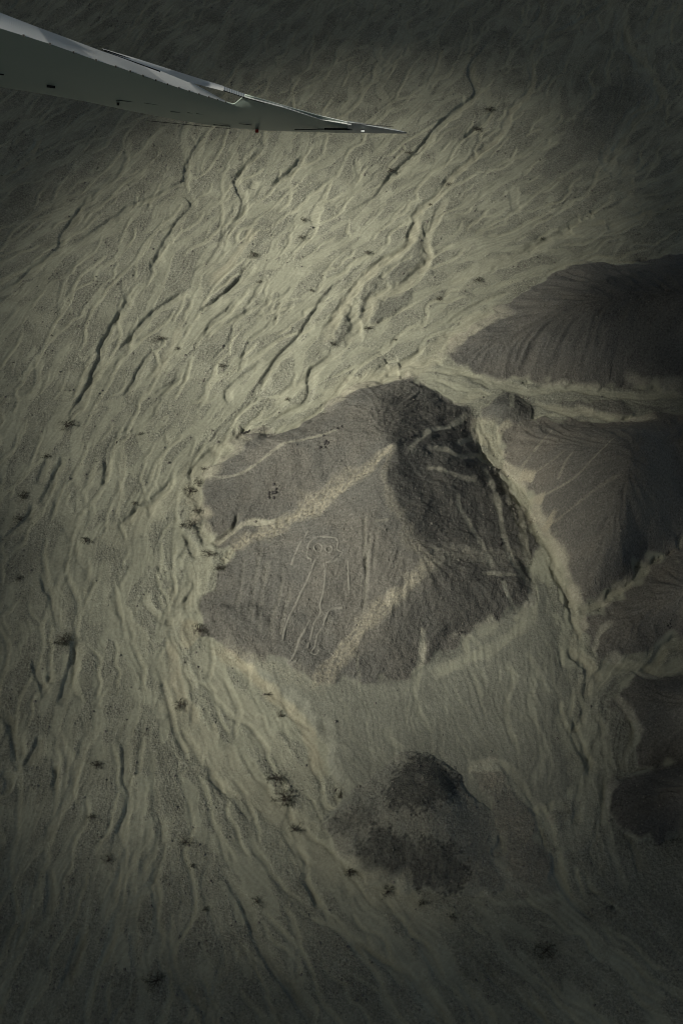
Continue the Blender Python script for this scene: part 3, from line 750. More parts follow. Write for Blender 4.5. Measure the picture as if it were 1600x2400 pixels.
ribbon(Z4, [(585,1300,.7),(680,1180,.7),(760,1080,.7),(830,1020,.5)], .4, .5, .8)
ribbon(Z4, [(900,350,.8),(870,470,.9),(960,680,1.1),(1010,760,1.5)], .22, .25, .6)
ribbon(Z4, [(1040,800,1.6),(1180,770,2.2),(1330,790,2.0),(1460,800,1.6)], .28, .1, .9)
ribbon(Z4, [(1300,250,1.6),(1320,360,1.2),(1410,490,.7),(1460,590,.6),(1500,700,.6)], .5, .4, .8)
ribbon(Z4, [(200,1165,1.5),(330,1210,1.4),(440,1245,1.6),(590,1330,1.6)], .45, .2, .8)
ribbon(Z6, [(1000,300,1.5),(1000,400,2.0),(1060,560,1.2)], .8, .3, .8)
# ---- dark rock faces: varnish, and painted shade on right-hand slopes (sheet, outline, strength)
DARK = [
 (Z4,[(850,150),(905,140),(1010,150),(1150,180),(1240,200),(1235,290),(1130,320),(905,335),(870,270)],.62),  # this and the next two: right face, varnish deepened by painted shade
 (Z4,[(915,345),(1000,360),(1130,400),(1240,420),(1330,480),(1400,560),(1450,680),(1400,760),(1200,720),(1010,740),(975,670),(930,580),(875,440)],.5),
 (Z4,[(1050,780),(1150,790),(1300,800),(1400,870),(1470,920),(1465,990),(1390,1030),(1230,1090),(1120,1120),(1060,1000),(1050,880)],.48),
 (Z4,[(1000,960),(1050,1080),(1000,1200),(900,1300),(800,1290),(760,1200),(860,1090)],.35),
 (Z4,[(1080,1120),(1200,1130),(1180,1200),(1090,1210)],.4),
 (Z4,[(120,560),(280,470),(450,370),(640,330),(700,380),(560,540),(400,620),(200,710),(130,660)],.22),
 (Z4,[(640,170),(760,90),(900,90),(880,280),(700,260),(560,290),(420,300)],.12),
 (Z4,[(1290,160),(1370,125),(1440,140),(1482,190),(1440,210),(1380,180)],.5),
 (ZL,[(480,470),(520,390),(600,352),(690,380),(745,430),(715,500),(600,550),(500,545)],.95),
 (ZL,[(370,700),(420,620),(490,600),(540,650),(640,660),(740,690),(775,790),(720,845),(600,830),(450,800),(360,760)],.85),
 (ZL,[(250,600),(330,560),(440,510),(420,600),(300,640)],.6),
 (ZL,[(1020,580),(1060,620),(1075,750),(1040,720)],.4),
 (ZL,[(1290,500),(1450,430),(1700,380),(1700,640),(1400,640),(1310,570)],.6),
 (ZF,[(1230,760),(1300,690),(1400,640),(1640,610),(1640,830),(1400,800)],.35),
 (Z7,[(1280,440),(1400,470),(1700,420),(1700,900),(1350,1160),(1200,1300),(1170,1000),(1200,700)],.25),  # shaded right flank of the east hill, painted dark
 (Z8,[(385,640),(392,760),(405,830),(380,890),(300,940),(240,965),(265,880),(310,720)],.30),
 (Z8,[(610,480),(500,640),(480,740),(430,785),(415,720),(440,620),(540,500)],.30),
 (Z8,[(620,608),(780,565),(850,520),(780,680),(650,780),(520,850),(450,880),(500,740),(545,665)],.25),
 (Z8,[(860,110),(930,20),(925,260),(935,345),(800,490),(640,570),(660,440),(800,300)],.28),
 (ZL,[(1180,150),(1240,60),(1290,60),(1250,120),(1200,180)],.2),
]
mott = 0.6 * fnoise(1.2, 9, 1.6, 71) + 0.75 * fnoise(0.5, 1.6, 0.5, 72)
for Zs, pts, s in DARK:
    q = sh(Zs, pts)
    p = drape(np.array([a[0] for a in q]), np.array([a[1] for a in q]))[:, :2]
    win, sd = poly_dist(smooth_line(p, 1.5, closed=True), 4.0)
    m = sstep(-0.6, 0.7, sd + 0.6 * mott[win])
    VARN_SHADE[win] = np.maximum(VARN_SHADE[win], s * m * np.clip(0.85 + (.16 if Zs is ZL else .38) * mott[win], .1, 1.35))

# ---- stones and pebbles in relief
rough = np.clip(np.maximum(GRAV, HILLM * (0.75 + 0.2 * mott) * (1 - 0.6 * SAND_SUN)), 0, 1)
rough = np.maximum(rough, 0.6 * TMASK * FLAT * (1 - SAND_SUN) * (1 - .6 * APR))
peb = fnoise(0.45, 1.1, 0.0, 81)
Z += rough * (0.030 + 0.022 * HILLM) * peb + rough * (0.0 + 0.020 * np.maximum(fnoise(0.45, 2.0, 0.3, 82), 0) ** 2)

# ---- colour of the ground (stays put whatever the light, painted sun and shade included)
def mixc(a, b, t): return a + (np.asarray(b) - a) * t[..., None]
cn = fnoise(4, 60, 2.0, 91)
COL = np.empty((ny, nx, 3)); COL[:] = (.348, .340, .268)
COL = mixc(COL, (.280, .274, .225), np.clip(GRAV * 1.1, 0, 1))
COL = mixc(COL, (.370, .362, .284), 0.5 * wet * FLAT)
COL = mixc(COL, (.43, .415, .32), 0.55 * ch2 ** 2 * FLAT)
COL = mixc(COL, (.235, .232, .198), TMASK * 0.6 * FLAT)
COL = mixc(COL, (.222, .219, .186), APR * FLAT * .45)
COL = COL * (1 - HILLM[..., None]) + ROCK * HILLM[..., None]
COL = mixc(COL, COL * np.array([1.04, 1.0, .95]), np.clip(0.5 + 0.5 * cn, 0, 1) * HILLM * .6)
COL = mixc(COL, (.068, .067, .063), np.clip(VARN_SHADE * np.where(HID == 1, .85, 1), 0, .95))
COL = mixc(COL, (.385, .375, .295), np.clip(SAND_SUN, 0, 1) * .85)
COL = mixc(COL, (.47, .45, .37), np.clip(SAND_SUN, 0, 1) * HILLM * np.where(GX > 8, .45, .10))  # sand painted paler on the right-hand side to offset its shade
COL = mixc(COL, (.44, .385, .28), np.clip(DUST_SUN, 0, 1) * .6)
COL *= (1 + 0.05 * cn + 0.04 * mott + 0.065 * L1 * FLAT)[..., None]
COL *= 1 + (HILLM * (HID <= 6))[..., None] * np.array([.02, 0, .015])
COL = np.clip(COL * np.array([.97, 1.0, .985]), .03, .6)

# ---- ground material
def ground_mat(name):
    m, N, L, P = new_mat(name)
    at_ = N.new('ShaderNodeAttribute'); at_.attribute_name = 'surface'
    geo = N.new('ShaderNodeNewGeometry')
    n1 = N.new('ShaderNodeTexNoise'); n1.inputs['Scale'].default_value = 2.6; n1.inputs['Detail'].default_value = 6; n1.inputs['Roughness'].default_value = .72
    L.new(geo.outputs['Position'], n1.inputs['Vector'])
    vo = N.new('ShaderNodeTexVoronoi'); vo.inputs['Scale'].default_value = 3.2
    L.new(geo.outputs['Position'], vo.inputs['Vector'])
    # mineral speckle, stronger where the ground is stony (alpha of the attribute)
    mr = N.new('ShaderNodeMapRange'); mr.inputs[1].default_value = .30; mr.inputs[2].default_value = .70; mr.inputs[3].default_value = -1; mr.inputs[4].default_value = 1
    L.new(n1.outputs[0], mr.inputs[0])
    am = N.new('ShaderNodeMath'); am.operation = 'MULTIPLY_ADD'; am.inputs[1].default_value = .50; am.inputs[2].default_value = .07
    L.new(at_.outputs['Alpha'], am.inputs[0])
    mu = N.new('ShaderNodeMath'); mu.operation = 'MULTIPLY'
    L.new(mr.outputs[0], mu.inputs[0]); L.new(am.outputs[0], mu.inputs[1])
    ad = N.new('ShaderNodeMath'); ad.operation = 'ADD'; ad.inputs[1].default_value = 1.0
    L.new(mu.outputs[0], ad.inputs[0])
    sc_ = N.new('ShaderNodeVectorMath'); sc_.operation = 'SCALE'
    L.new(at_.outputs['Color'], sc_.inputs[0]); L.new(ad.outputs[0], sc_.inputs['Scale'])
    L.new(sc_.outputs[0], P.inputs['Base Color'])
    # pebble relief
    hm = N.new('ShaderNodeMath'); hm.operation = 'SUBTRACT'
    L.new(n1.outputs[0], hm.inputs[0]); L.new(vo.outputs['Distance'], hm.inputs[1])
    h2 = N.new('ShaderNodeMath'); h2.operation = 'MULTIPLY'
    a2 = N.new('ShaderNodeMath'); a2.operation = 'ADD'; a2.inputs[1].default_value = .12
    L.new(at_.outputs['Alpha'], a2.inputs[0]); L.new(hm.outputs[0], h2.inputs[0]); L.new(a2.outputs[0], h2.inputs[1])
    b = N.new('ShaderNodeBump'); b.inputs['Strength'].default_value = .8; b.inputs['Distance'].default_value = .12
    L.new(h2.outputs[0], b.inputs['Height']); L.new(b.outputs[0], P.inputs['Normal'])
    P.inputs['Roughness'].default_value = .95; P.inputs['Specular IOR Level'].default_value = .08
    return m
M_GROUND = ground_mat('desert ground'); M_HILL = ground_mat('hill rock')

# ---- the sheet: fine in the middle, ever coarser to the horizon
grow = np.cumsum(np.geomspace(1.0, 1400.0, 26))
GXL = np.concatenate([gx[0] - grow[::-1], gx, gx[-1] + grow]); GYL = np.concatenate([gy[0] - grow[::-1], gy, gy[-1] + grow])
PADN = len(grow)
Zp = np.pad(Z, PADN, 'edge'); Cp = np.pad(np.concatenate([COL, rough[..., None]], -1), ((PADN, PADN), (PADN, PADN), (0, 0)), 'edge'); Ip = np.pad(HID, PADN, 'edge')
dxo = np.maximum(np.maximum(gx[0] - GXL, GXL - gx[-1]), 0)[None]; dyo = np.maximum(np.maximum(gy[0] - GYL, GYL - gy[-1]), 0)[:, None]
dout = np.hypot(dxo, dyo)
Zp = Zp * np.exp(-dout / 60.0)
far = np.clip(dout / 120, 0, 1)[..., None]
Cp = Cp * (1 - far) + np.array([.27, .255, .21, .6]) * far
Ip = np.where(dout > 90, 0, Ip)
NYL, NXL = Zp.shape
VX_, VY_ = np.meshgrid(GXL, GYL)
VERT = np.stack([VX_, VY_, Zp], -1).reshape(-1, 3); CATT = Cp.reshape(-1, 4)
idx = np.arange(NYL * NXL).reshape(NYL, NXL)
QUAD = np.stack([idx[:-1, :-1], idx[:-1, 1:], idx[1:, 1:], idx[1:, :-1]], -1).reshape(-1, 4)
FID = Ip[:-1, :-1].reshape(-1)
HLAB = {
 'central': 'central dark hill with the scratched figure, sand chute and pale spur',
 'north': 'smooth dark hill at the upper right edge, above the narrow valley',
 'east': 'broad rilled hill on the right, beyond the stream bed from the figure hill',
 'southeast': 'nearly black low hill at the lower right edge',
 'slope': 'dark bare slope at the right edge below the winding side wash',
 'spur': 'gentle spur on the right between the two side washes',
 'knoll': 'small knoll with black patches below the central hill',
 'mound': 'low pale mound just right of the small black-patched knoll',
 'hummock': 'small rounded hummock behind the right shoulder of the central hill',
 'bank': 'low gravel bank between the two braids of the upper right valley',
}
HOBJ = {}
def part_of(ids):
    f = QUAD[ids]
    u, inv = np.unique(f, return_inverse=True)
    return VERT[u], inv.reshape(f.shape), CATT[u]
v, f, c = part_of(FID == 0)
g = mesh_np('desert_ground', v, f, M_GROUND, smooth=True, attr=c)
tag(g, 'pale braided sand and gravel plain', kind='structure')
for hi, h in enumerate(HILLS):
    s = FID == hi + 1
    if not s.any(): continue
    v, f, c = part_of(s)
    o = mesh_np('hill', v, f, M_HILL, smooth=True, attr=c)
    tag(o, HLAB[h['key']], kind='structure'); HOBJ[h['key']] = o

# ---- the scratched figure: low ridges of swept pebbles on the slope (parts of the hill)
M_RIDGE = simple_mat('swept pebbles', (.220, .214, .186), .95, .05, .4, 2.0)
def ridge(name, Zs, pts, w, h, closed=False, parent=None):
    p = ground_line(Zs, pts, 0.45, 0.035, closed)
    if closed: p = np.vstack([p, p[:1]])
    d = np.gradient(p, axis=0); d /= np.linalg.norm(d, axis=1)[:, None] + 1e-9
    n = np.stack([-d[:, 1], d[:, 0]], 1)
    r = np.random.default_rng(len(p))
    q_ = np.arange(len(p)); worn = np.clip(.85 + .2 * np.sin(q_ * .37 + len(p)) + .3 * np.sin(q_ * .83 + 2) + r.normal(0, .12, len(p)), .4, 1.25)
    rows = []
    for off, up_ in ((-1, -.08), (-.55, .65), (0, 1), (.55, .65), (1, -.08)):
        ww = w * (0.75 + 0.5 * r.random(len(p))) * (.6 + .4 * worn)
        q = p + n * (off * ww / 2)[:, None]
        z = height_at(q[:, 0], q[:, 1]) + np.where(up_ < 0, -0.05, (up_ * h * (0.7 + 0.6 * r.random(len(p))) + .05) * worn - .05)
        rows.append(np.column_stack([q, z]))
    k = len(p); V = np.vstack(rows); i = np.arange(k - 1)
    F = np.vstack([np.stack([a * k + i, a * k + i + 1, (a + 1) * k + i + 1, (a + 1) * k + i], 1) for a in range(4)])
    return mesh_np(name, V, F, M_RIDGE, parent, smooth=True)
HC = HOBJ['central']
ridge('figure_head', Z5, [(320,435),(275,410),(285,310),(320,255),(390,222),(480,228),(540,240),(557,290),(552,345),(600,372),(550,430),(510,450),(440,465)], .50, .12, parent=HC)
for cx_, cy_, rr in ((375, 325, 36), (475, 340, 31)):
    ridge('figure_eye', Z5, [(cx_ + rr * math.cos(t * math.pi / 4), cy_ + rr * math.sin(t * math.pi / 4)) for t in range(8)], .42, .12, True, HC)
for pts, w_ in (([(285,175),(230,260),(170,370),(130,490)], .34), ([(350,440),(300,570),(240,700),(170,850),(110,960),(70,1080),(50,1180)], .36),
    ([(432,470),(440,600),(420,740),(395,860),(400,940)], .32), ([(300,990),(260,1080),(200,1180),(170,1290),(130,1360)], .40),
    ([(600,880),(490,900),(420,1040),(370,1130),(350,1230)], .34), ([(650,450),(655,600),(660,720)], .3), ([(400,930),(345,1010),(325,1090),(280,1250)], .34), ([(130,1360),(95,1385),(120,1400),(175,1370)], .3), ([(350,1230),(310,1290),(350,1310),(385,1270)], .3),
    ):
    ridge('figure_line', Z5, pts, w_ * 1.75, .11, parent=HC)

# ---- loose stones, far too many to count
pr = np.clip(rough - 0.18, 0, 1) ** 1.4
pr = pr * (0.6 + 0.4 * (HIN <= 0))
cum = np.cumsum(pr.ravel()); NST = 90000
pick = np.searchsorted(cum, rng.random(NST) * cum[-1])
sx = gx[pick % nx] + rng.uniform(-.5, .5, NST) * DX; sy = gy[pick // nx] + rng.uniform(-.5, .5, NST) * DX
sr = 0.07 * (1 + rng.pareto(3.2, NST)).clip(1, 5)
sz = height_at(sx, sy)
ang = rng.uniform(0, 6.28, (NST, 1)) + np.array([[0, 1.57, 3.14, 4.71]]) + rng.uniform(-.4, .4, (NST, 4))
rad = sr[:, None] * rng.uniform(.7, 1.25, (NST, 4))
V = np.zeros((NST, 5, 3))
V[:, :4, 0] = sx[:, None] + rad * np.cos(ang); V[:, :4, 1] = sy[:, None] + rad * np.sin(ang); V[:, :4, 2] = (sz - 0.04)[:, None]
V[:, 4, 0] = sx + rng.uniform(-.3, .3, NST) * sr; V[:, 4, 1] = sy + rng.uniform(-.3, .3, NST) * sr; V[:, 4, 2] = sz + sr * rng.uniform(.6, 1.1, NST)
b5 = (np.arange(NST) * 5)[:, None]
F = np.stack([b5 + np.array([[0, 1, 4]]), b5 + np.array([[1, 2, 4]]), b5 + np.array([[2, 3, 4]]), b5 + np.array([[3, 0, 4]])], 1).reshape(-1, 3)
M_STONE = simple_mat('stones', (.20, .19, .165), .95, .08, .5, .35)
tag(mesh_np('stones', V.reshape(-1, 3), F, M_STONE), 'loose stones strewn over the gravel flats and slopes', 'stones', kind='stuff')

# ---- dark outcrops on the hills
M_ROCK = simple_mat('outcrop rock', (.075, .072, .068), .9, .1, .45, 1.3, bump=.5)
def outcrop(px, py, size, n, stretch, label, seed):
    p = drape(np.array(px * 1.0), np.array(py * 1.0))
    r = np.random.default_rng(seed)
    root = bpy.data.objects.new('rock_outcrop', None); C.objects.link(root)
    root.location = p; root.empty_display_size = .5
    tag(root, label, 'rock', 'dark rock outcrops on the hills')
    a0 = math.radians(stretch)
    for k in range(n):
        t = r.normal(0, size); u = r.normal(0, size * .35)
        x = t * math.cos(a0) - u * math.sin(a0); y = t * math.sin(a0) + u * math.cos(a0)
        z = float(height_at(p[0] + x, p[1] + y)) - p[2]
        s_ = size * r.uniform(.16, .42)
        vs_ = []
        for a in range(3):
            zz = (-.3, .35, .75)[a] * s_; q = (1.0, .95, .5)[a] * s_
            for b in range(6):
                th = b * 1.047 + r.uniform(-.25, .25); qq = q * r.uniform(.75, 1.2)
                vs_.append((x + qq * math.cos(th), y + qq * math.sin(th), z + zz * r.uniform(.85, 1.15)))
        vs_.append((x, y, z + s_ * .85))
        fs_ = []
        for a in range(2):
            for b in range(6):
                c0, c1 = a * 6 + b, a * 6 + (b + 1) % 6
                fs_ += [(c0, c1, c1 + 6), (c0, c1 + 6, c0 + 6)]
        fs_ += [(12 + b, 12 + (b + 1) % 6, 18) for b in range(6)]
        mesh_np('boulder', np.array(vs_), np.array(fs_), M_ROCK, root)
for i, (u, v_, sz_, n, st_, lab) in enumerate([
    (635, 325, 1.1, 9, 80, 'dark crag on the left shoulder, above the sand chute of the central hill'),
    (418, 525, 1.0, 8, 85, 'dark crag on the far left dark face, between path and chute'),
    (680, 268, .8, 6, 10, 'small dark rocks at the end of the path on the left shoulder'),
    (1000, 300, .9, 7, 10, 'black rocks just right of the hill summit, under the curved path'),
    (305, 285, .8, 7, 5, 'row of dark rocks at the upper left foot of the central hill'),
    (1345, 745, .8, 6, 90, 'dark rock patch between the two long paths on the right face'),
    (1240, 885, .7, 5, 0, 'dark rocks above the black lobe on the right of the central hill')]):
    q = sh(Z4, [(u, v_)])[0]
    outcrop(q[0], q[1], sz_, n, st_, lab, 300 + i)
q = sh(Z7, [(1482, 1612)])[0]
outcrop(q[0], q[1], .6, 7, 60, 'small ring of dark rocks on the spur near the right edge', 350)

# ================================================================== SHRUBS
M_WOOD = simple_mat('dry wood', (.085, .075, .062), .9, .1, .3, 4)
M_LEAF = simple_mat('grey green leaves', (.072, .078, .052), .8, .15, .4, 5)
def tube(path, radii, sides):
    path = np.asarray(path, float); n = len(path)
    d = np.gradient(path, axis=0); d /= np.linalg.norm(d, axis=1)[:, None] + 1e-9
    ref = np.array([0, 0, 1.0]); a = np.cross(d, ref); bad = np.linalg.norm(a, axis=1) < .1; a[bad] = (1, 0, 0)
    a /= np.linalg.norm(a, axis=1)[:, None]; b = np.cross(d, a)
    th = np.arange(sides) * 2 * math.pi / sides
    V = path[:, None] + (a[:, None] * np.cos(th)[None, :, None] + b[:, None] * np.sin(th)[None, :, None]) * np.asarray(radii)[:, None, None]
    i = np.arange(n - 1)[:, None] * sides; k = np.arange(sides)[None]; k2 = (k + 1) % sides
    F = np.stack([i + k, i + k2, i + sides + k2, i + sides + k], -1).reshape(-1, 4)
    return V.reshape(-1, 3), F
def join(parts):
    V = []; F = []; o = 0
    for v, f in parts: V.append(v); F.append(f + o); o += len(v)
    return np.vstack(V), np.vstack(F)
def shrub(px, py, diam, dens, label, seed, stretch=1.0, sa=0.0):
    p = drape(np.array(px * 1.0), np.array(py * 1.0))
    r = np.random.default_rng(seed); R = diam / 2
    root = bpy.data.objects.new('desert_shrub', None); C.objects.link(root)
    root.location = (p[0], p[1], p[2] - .03); root.empty_display_size = .5
    tag(root, label, 'shrub', 'thorny shrubs scattered over the plain')
    stems = []; br = []; tips = []
    ns = r.integers(3, 5)
    heads = []
    for k in range(ns):
        az = r.uniform(0, 6.28); L = R * r.uniform(.22, .4)
        e = np.array([math.cos(az) * L * .6, math.sin(az) * L * .6, L])
        stems.append(tube([(0, 0, -.1), e * .5 + r.normal(0, .03, 3), e], [.055 * R, .045 * R, .035 * R], 5)); heads.append(e)
    nb = int(11 + 6 * dens)
    for k in range(nb):
        h = heads[k % ns]; az = 6.28 * k / nb + r.uniform(-.4, .4); L = R * r.uniform(.55, 1.05)
        el = r.uniform(.05, .6); d = np.array([math.cos(az) * math.cos(el), math.sin(az) * math.cos(el), math.sin(el)])
        mid = h + d * L * .5 + np.append(r.normal(0, .09 * R, 2), r.uniform(.02, .12) * R); end = h * .4 + d * L + np.append(r.normal(0, .1 * R, 2), r.uniform(-.12, .1) * R)
        end[2] = max(end[2], .08)
        br.append(tube([h, mid, end], [.034 * R, .022 * R, .010 * R], 4)); tips.append((mid + end) / 2); tips.append(end)
        for j in range(r.integers(2, 5)):
            t = r.uniform(.3, .95); s0 = h * (1 - t) ** 2 + 2 * mid * t * (1 - t) + end * t * t
            a2 = az + r.choice([-1, 1]) * r.uniform(.4, 1.1); L2 = L * r.uniform(.2, .45)
            e2 = s0 + np.array([math.cos(a2) * L2, math.sin(a2) * L2, r.uniform(-.05, .25) * L2])
            br.append(tube([s0, (s0 + e2) / 2 + r.normal(0, .03 * R, 3), e2], [.017 * R, .012 * R, .006 * R], 3)); tips.append(e2)
    tips = np.array(tips)
    nl = int(260 * dens * max(R, 1.0))
    base = tips[r.integers(0, len(tips), nl)] + r.normal(0, .11 * R, (nl, 3)) * [1, 1, .6]
    clump = (np.sin(base[:, 0] * 3.1 / R + seed) + np.sin(base[:, 1] * 3.7 / R + seed * 2)) > -.4
    base = base[clump]; base[:, 2] = np.maximum(base[:, 2], .05); nl = len(base)
    a = r.normal(0, 1, (nl, 3)); a /= np.linalg.norm(a, axis=1)[:, None]; b = np.cross(a, r.normal(0, 1, (nl, 3))); b /= np.linalg.norm(b, axis=1)[:, None]
    ls = r.uniform(.05, .11, (nl, 1)) * (0.7 + .3 * R)
    V = np.stack([base - a * ls, base + b * ls * .5, base + a * ls, base - b * ls * .5], 1).reshape(-1, 3)
    F = np.arange(nl * 4).reshape(-1, 4)
    rot = np.array([[math.cos(sa), -math.sin(sa), 0], [math.sin(sa), math.cos(sa), 0], [0, 0, 1]])
    def fin(v):
        v = v @ rot; v = v * np.array([stretch, 1 / stretch, 1]); return v @ rot.T
    v, f = join(stems); mesh_np('trunk', fin(v), f, M_WOOD, root, True)
    v, f = join(br); mesh_np('branches', fin(v), f, M_WOOD, root, True)
    mesh_np('foliage', fin(V), F, M_LEAF, root)
SHR = [  # x, y in the photograph, width (m), leafiness, label
 (594,600,2.8,1.0,'dark shrub at the upper end of a black gully left of centre'),
 (375,795,2.8,1.0,'bushy shrub alone on a gravel bar between two black gullies'),
 (160,1000,3.6,1.3,'large dark shrub at the left end of the long black gully'),
 (707,558,2.4,.6,'faint shrub at a forked channel just above centre left'),
 (711,517,2.2,.5,'pale sparse shrub just above the forked-channel shrub'),
 (418,818,1.6,.5,'tiny shrub right of the bushy gravel-bar shrub'),
 (520,859,2.0,.6,'small sparse shrub on open gravel upper left of the hill'),
 (673,937,1.8,.6,'small shrub near the upper left foot of the central hill'),
 (607,662,1.3,.5,'tiny shrub below the gully-end shrub'),
 (1116,306,3.0,.9,'lower of two dark shrubs right of the wing tip'),
 (1147,260,3.2,1.0,'upper of two dark shrubs right of the wing tip'),
 (917,403,3.0,.7,'shrub in the black channel directly below the wing tip'),
 (958,360,2.4,.6,'small shrub up the black channel, nearest the wing tip'),
 (1050,434,2.0,.6,'shrub beside the pale winding thread below the wing tip'),
 (1009,480,1.6,.5,'tiny shrub where the pale winding thread splits'),
 (861,594,2.2,.7,'small shrub above the dark gravel islands'),
 (1121,658,2.6,.5,'sparse shrub right of the dark gravel islands'),
 (1270,562,1.8,.6,'tiny shrub on the long straight channel at right'),
 (1028,702,2.0,.8,'lone shrub on smooth sand right of the gravel islands'),
 (864,771,2.0,.7,'shrub at the lower tip of the long gravel island'),
 (783,808,1.8,.6,'shrub at the lower tip of the drop-shaped gravel island'),
 (729,683,1.4,.5,'tiny shrub left of the gravel islands'),
 (926,797,1.2,.5,'tiny shrub on sand between gravel islands and hill'),
 (109,1071,2.2,.8,'shrub near the left edge beside a twin gully'),
 (58,1163,2.8,1.0,'upper of two dark shrubs at the far left edge'),
 (49,1219,2.6,1.0,'lower of two dark shrubs at the far left edge'),
 (328,1018,1.5,.7,'small round shrub on the plain left of the hill'),
 (317,1181,1.4,.7,'tiny dark shrub left of the sandy bed by the hill'),
 (203,1270,2.8,.8,'shrub in the middle of the left plain, stretched by its shadow'),
 (154,1504,3.8,1.6,'big black shrub at the head of a curved gully, lower left'),
 (422,1656,3.0,.9,'shrub on the pale bank of the wash below the hill'),
 (47,1357,2.2,.5,'sparse twig shrub near the left edge'),
 (480,1100,1.6,.6,'topmost small shrub at the left foot of the hill'),
 (467,1134,2.4,1.0,'leafy shrub at the mouth of the hill path'),
 (446,1152,3.4,.6,'wide thin shrub on pale gravel at the hill foot'),
 (462,1199,2.0,1.1,'dense green shrub at the left foot of the hill'),
 (448,1232,3.2,.8,'broad shrub left of the cut gully of the hill'),
 (428,1234,1.8,.8,'small shrub on the outer side of the broad foot shrub'),
 (489,1301,3.2,.6,'sprawling shrub at the mouth of the sand chute'),
 (513,1333,2.8,1.1,'dark rounded shrub against the slope below the chute'),
 (470,1480,4.0,.8,'spreading shrub at the lower left corner of the hill'),
 (632,1628,1.2,.6,'tiny shrub on the pale bank edge below the hill'),
 (657,1676,1.6,.9,'small dark shrub in the wash beside the pale bank'),
 (230,1795,2.6,1.0,'flat dark shrub on smooth sand, lower left'),
 (214,1916,2.0,.8,'small shrub below the flat dark one, lower left'),
 (435,1974,2.6,.5,'thin shrub above a stony patch, lower left of the knoll'),
 (257,2018,2.8,.5,'straggly shrub at the foot of a winding black thread'),
 (451,2030,1.5,.6,'tiny shrub in the stony patch, lower left'),
 (482,2132,1.3,.6,'tiny shrub alone on sand near the bottom'),
 (605,2116,2.2,.7,'shrub just right of the long black gully near the bottom'),
 (366,2297,4.0,.9,'large shrub near the bottom edge, left of centre'),
 (647,1829,4.2,.9,'upper of two large shrubs left of the small knoll'),
 (667,1874,4.6,1.0,'lower, rounder of two large shrubs left of the small knoll'),
 (692,1945,2.8,.7,'shrub beside the wash left of the small knoll'),
 (820,2047,2.6,.9,'shrub at the lower left foot of the small knoll'),
 (797,1866,1.6,.8,'tiny shrub at the upper left foot of the small knoll'),
 (909,2092,2.8,.7,'shrub at the bottom foot of the small knoll'),
 (992,2118,1.8,1.2,'small black shrub on smooth sand below the small knoll'),
 (1276,2232,3.8,1.0,'large shrub near the bottom right corner'),
 (1430,2128,1.4,.9,'tiny dark shrub in the shade at the lower right'),
 (1060,2150,1.6,.6,'small stony shrub right of the black shrub below the knoll'),
]
for i, (px, py, dm, de, lab) in enumerate(SHR):
    rr = np.random.default_rng(900 + i)
    shrub(px, py, dm * .86, de * .8, lab, 500 + i, rr.uniform(1.0, 1.35), rr.uniform(-.5, .5))

# ================================================================== AIRCRAFT WING overhead
M_UNDER = simple_mat('aged grey-green paint', (.34, .41, .36), .38, .5, .06, 3)
M_WHITE = simple_mat('white paint', (.76, .78, .78), .4, .5, .08, 9)
M_TIP = simple_mat('pale blue-grey paint', (.45, .48, .48), .4, .5, .08, 6)
M_BLACK = simple_mat('dark rubber and grime', (.02, .02, .02), .7, .2, .3, 8)
M_RED = simple_mat('red enamel', (.25, .02, .015), .4, .5, .1, 5)
def wdepth(x, y): return 1.0 / (.3194 + .0000583 * x - .000384 * y)
def wp(x, y, extra=0.0, d=None):
    d = (wdepth(x, y) if d is None else d) + extra
    return CAMP + (FWD + (x - 800) / FPX * RGT + (1200 - y) / FPX * UPV) * d
_a, _b, _c = wp(0, 240), wp(0, 29), wp(900, 300)
WN = np.cross(_b - _a, _c - _a); WN /= np.linalg.norm(WN)
if WN @ (CAMP - _a) > 0: WN = -WN                  # out through the top of the wing
wing = bpy.data.objects.new('aircraft_wing', None); C.objects.link(wing)
wroot = wp(-420, 130); wing.location = wroot; wing.empty_display_size = .5
tag(wing, 'white and grey-green underside of a light aircraft wing, upper left', 'wing')
def wpart(name, V, F, m, smooth=False, parent=None):
    return mesh_np(name, np.asarray(V) - wroot, F, m, parent or wing, smooth)
LOW = [(-420,140),(-150,182),(0,212),(105,228),(210,247),(310,268),(415,288),(520,304),(606,311),(720,313.5),(823,314.5)]
TOPL = [(-420,-40),(-150,20),(0,66),(115,102),(223,140),(306,167),(395,198),(472,222),(548,245)]
UPR = [(523,203),(574,221),(663,247),(753,272),(823,288)]
hx = np.array([q[0] for q in TOPL + [(575,222),(663,248),(753,273),(823,289)]], float); hy = np.array([q[1] for q in TOPL + [(575,222),(663,248),(753,273),(823,289)]], float)
lx = np.array([q[0] for q in LOW], float); ly = np.array([q[1] for q in LOW], float)
xs = np.concatenate([np.linspace(-420, 545, 30), np.linspace(551, 823, 12)])
secs = []
prof = [(0, 0), (.02, .0), (.10, -.008), (.35, -.012), (.65, -.008), (.9, 0), (1.0, .012), (1.02, .03), (1.0, .045), (.85, .055), (.6, .055), (.3, .04), (.1, .015), (0, .003)]
for x in xs:
    yt = np.interp(x, hx, hy) if x < 548 else np.interp(x, hx, hy); yl = np.interp(x, lx, ly)
    A = wp(x, yt); B = wp(x, yl)
    k = np.interp(x, [-420, 500, 823], [1, .8, .3])
    secs.append([A + (B - A) * u + WN * (w_ * k) for u, w_ in prof])
n_, k_ = len(xs), len(prof)
V = np.array(secs).reshape(-1, 3); i = np.arange(n_ - 1)[:, None] * k_; j = np.arange(k_)[None]; j2 = (j + 1) % k_
wskin = wpart('wing_skin', V, np.stack([i + j, i + j2, i + k_ + j2, i + k_ + j], -1).reshape(-1, 4), M_UNDER, True)
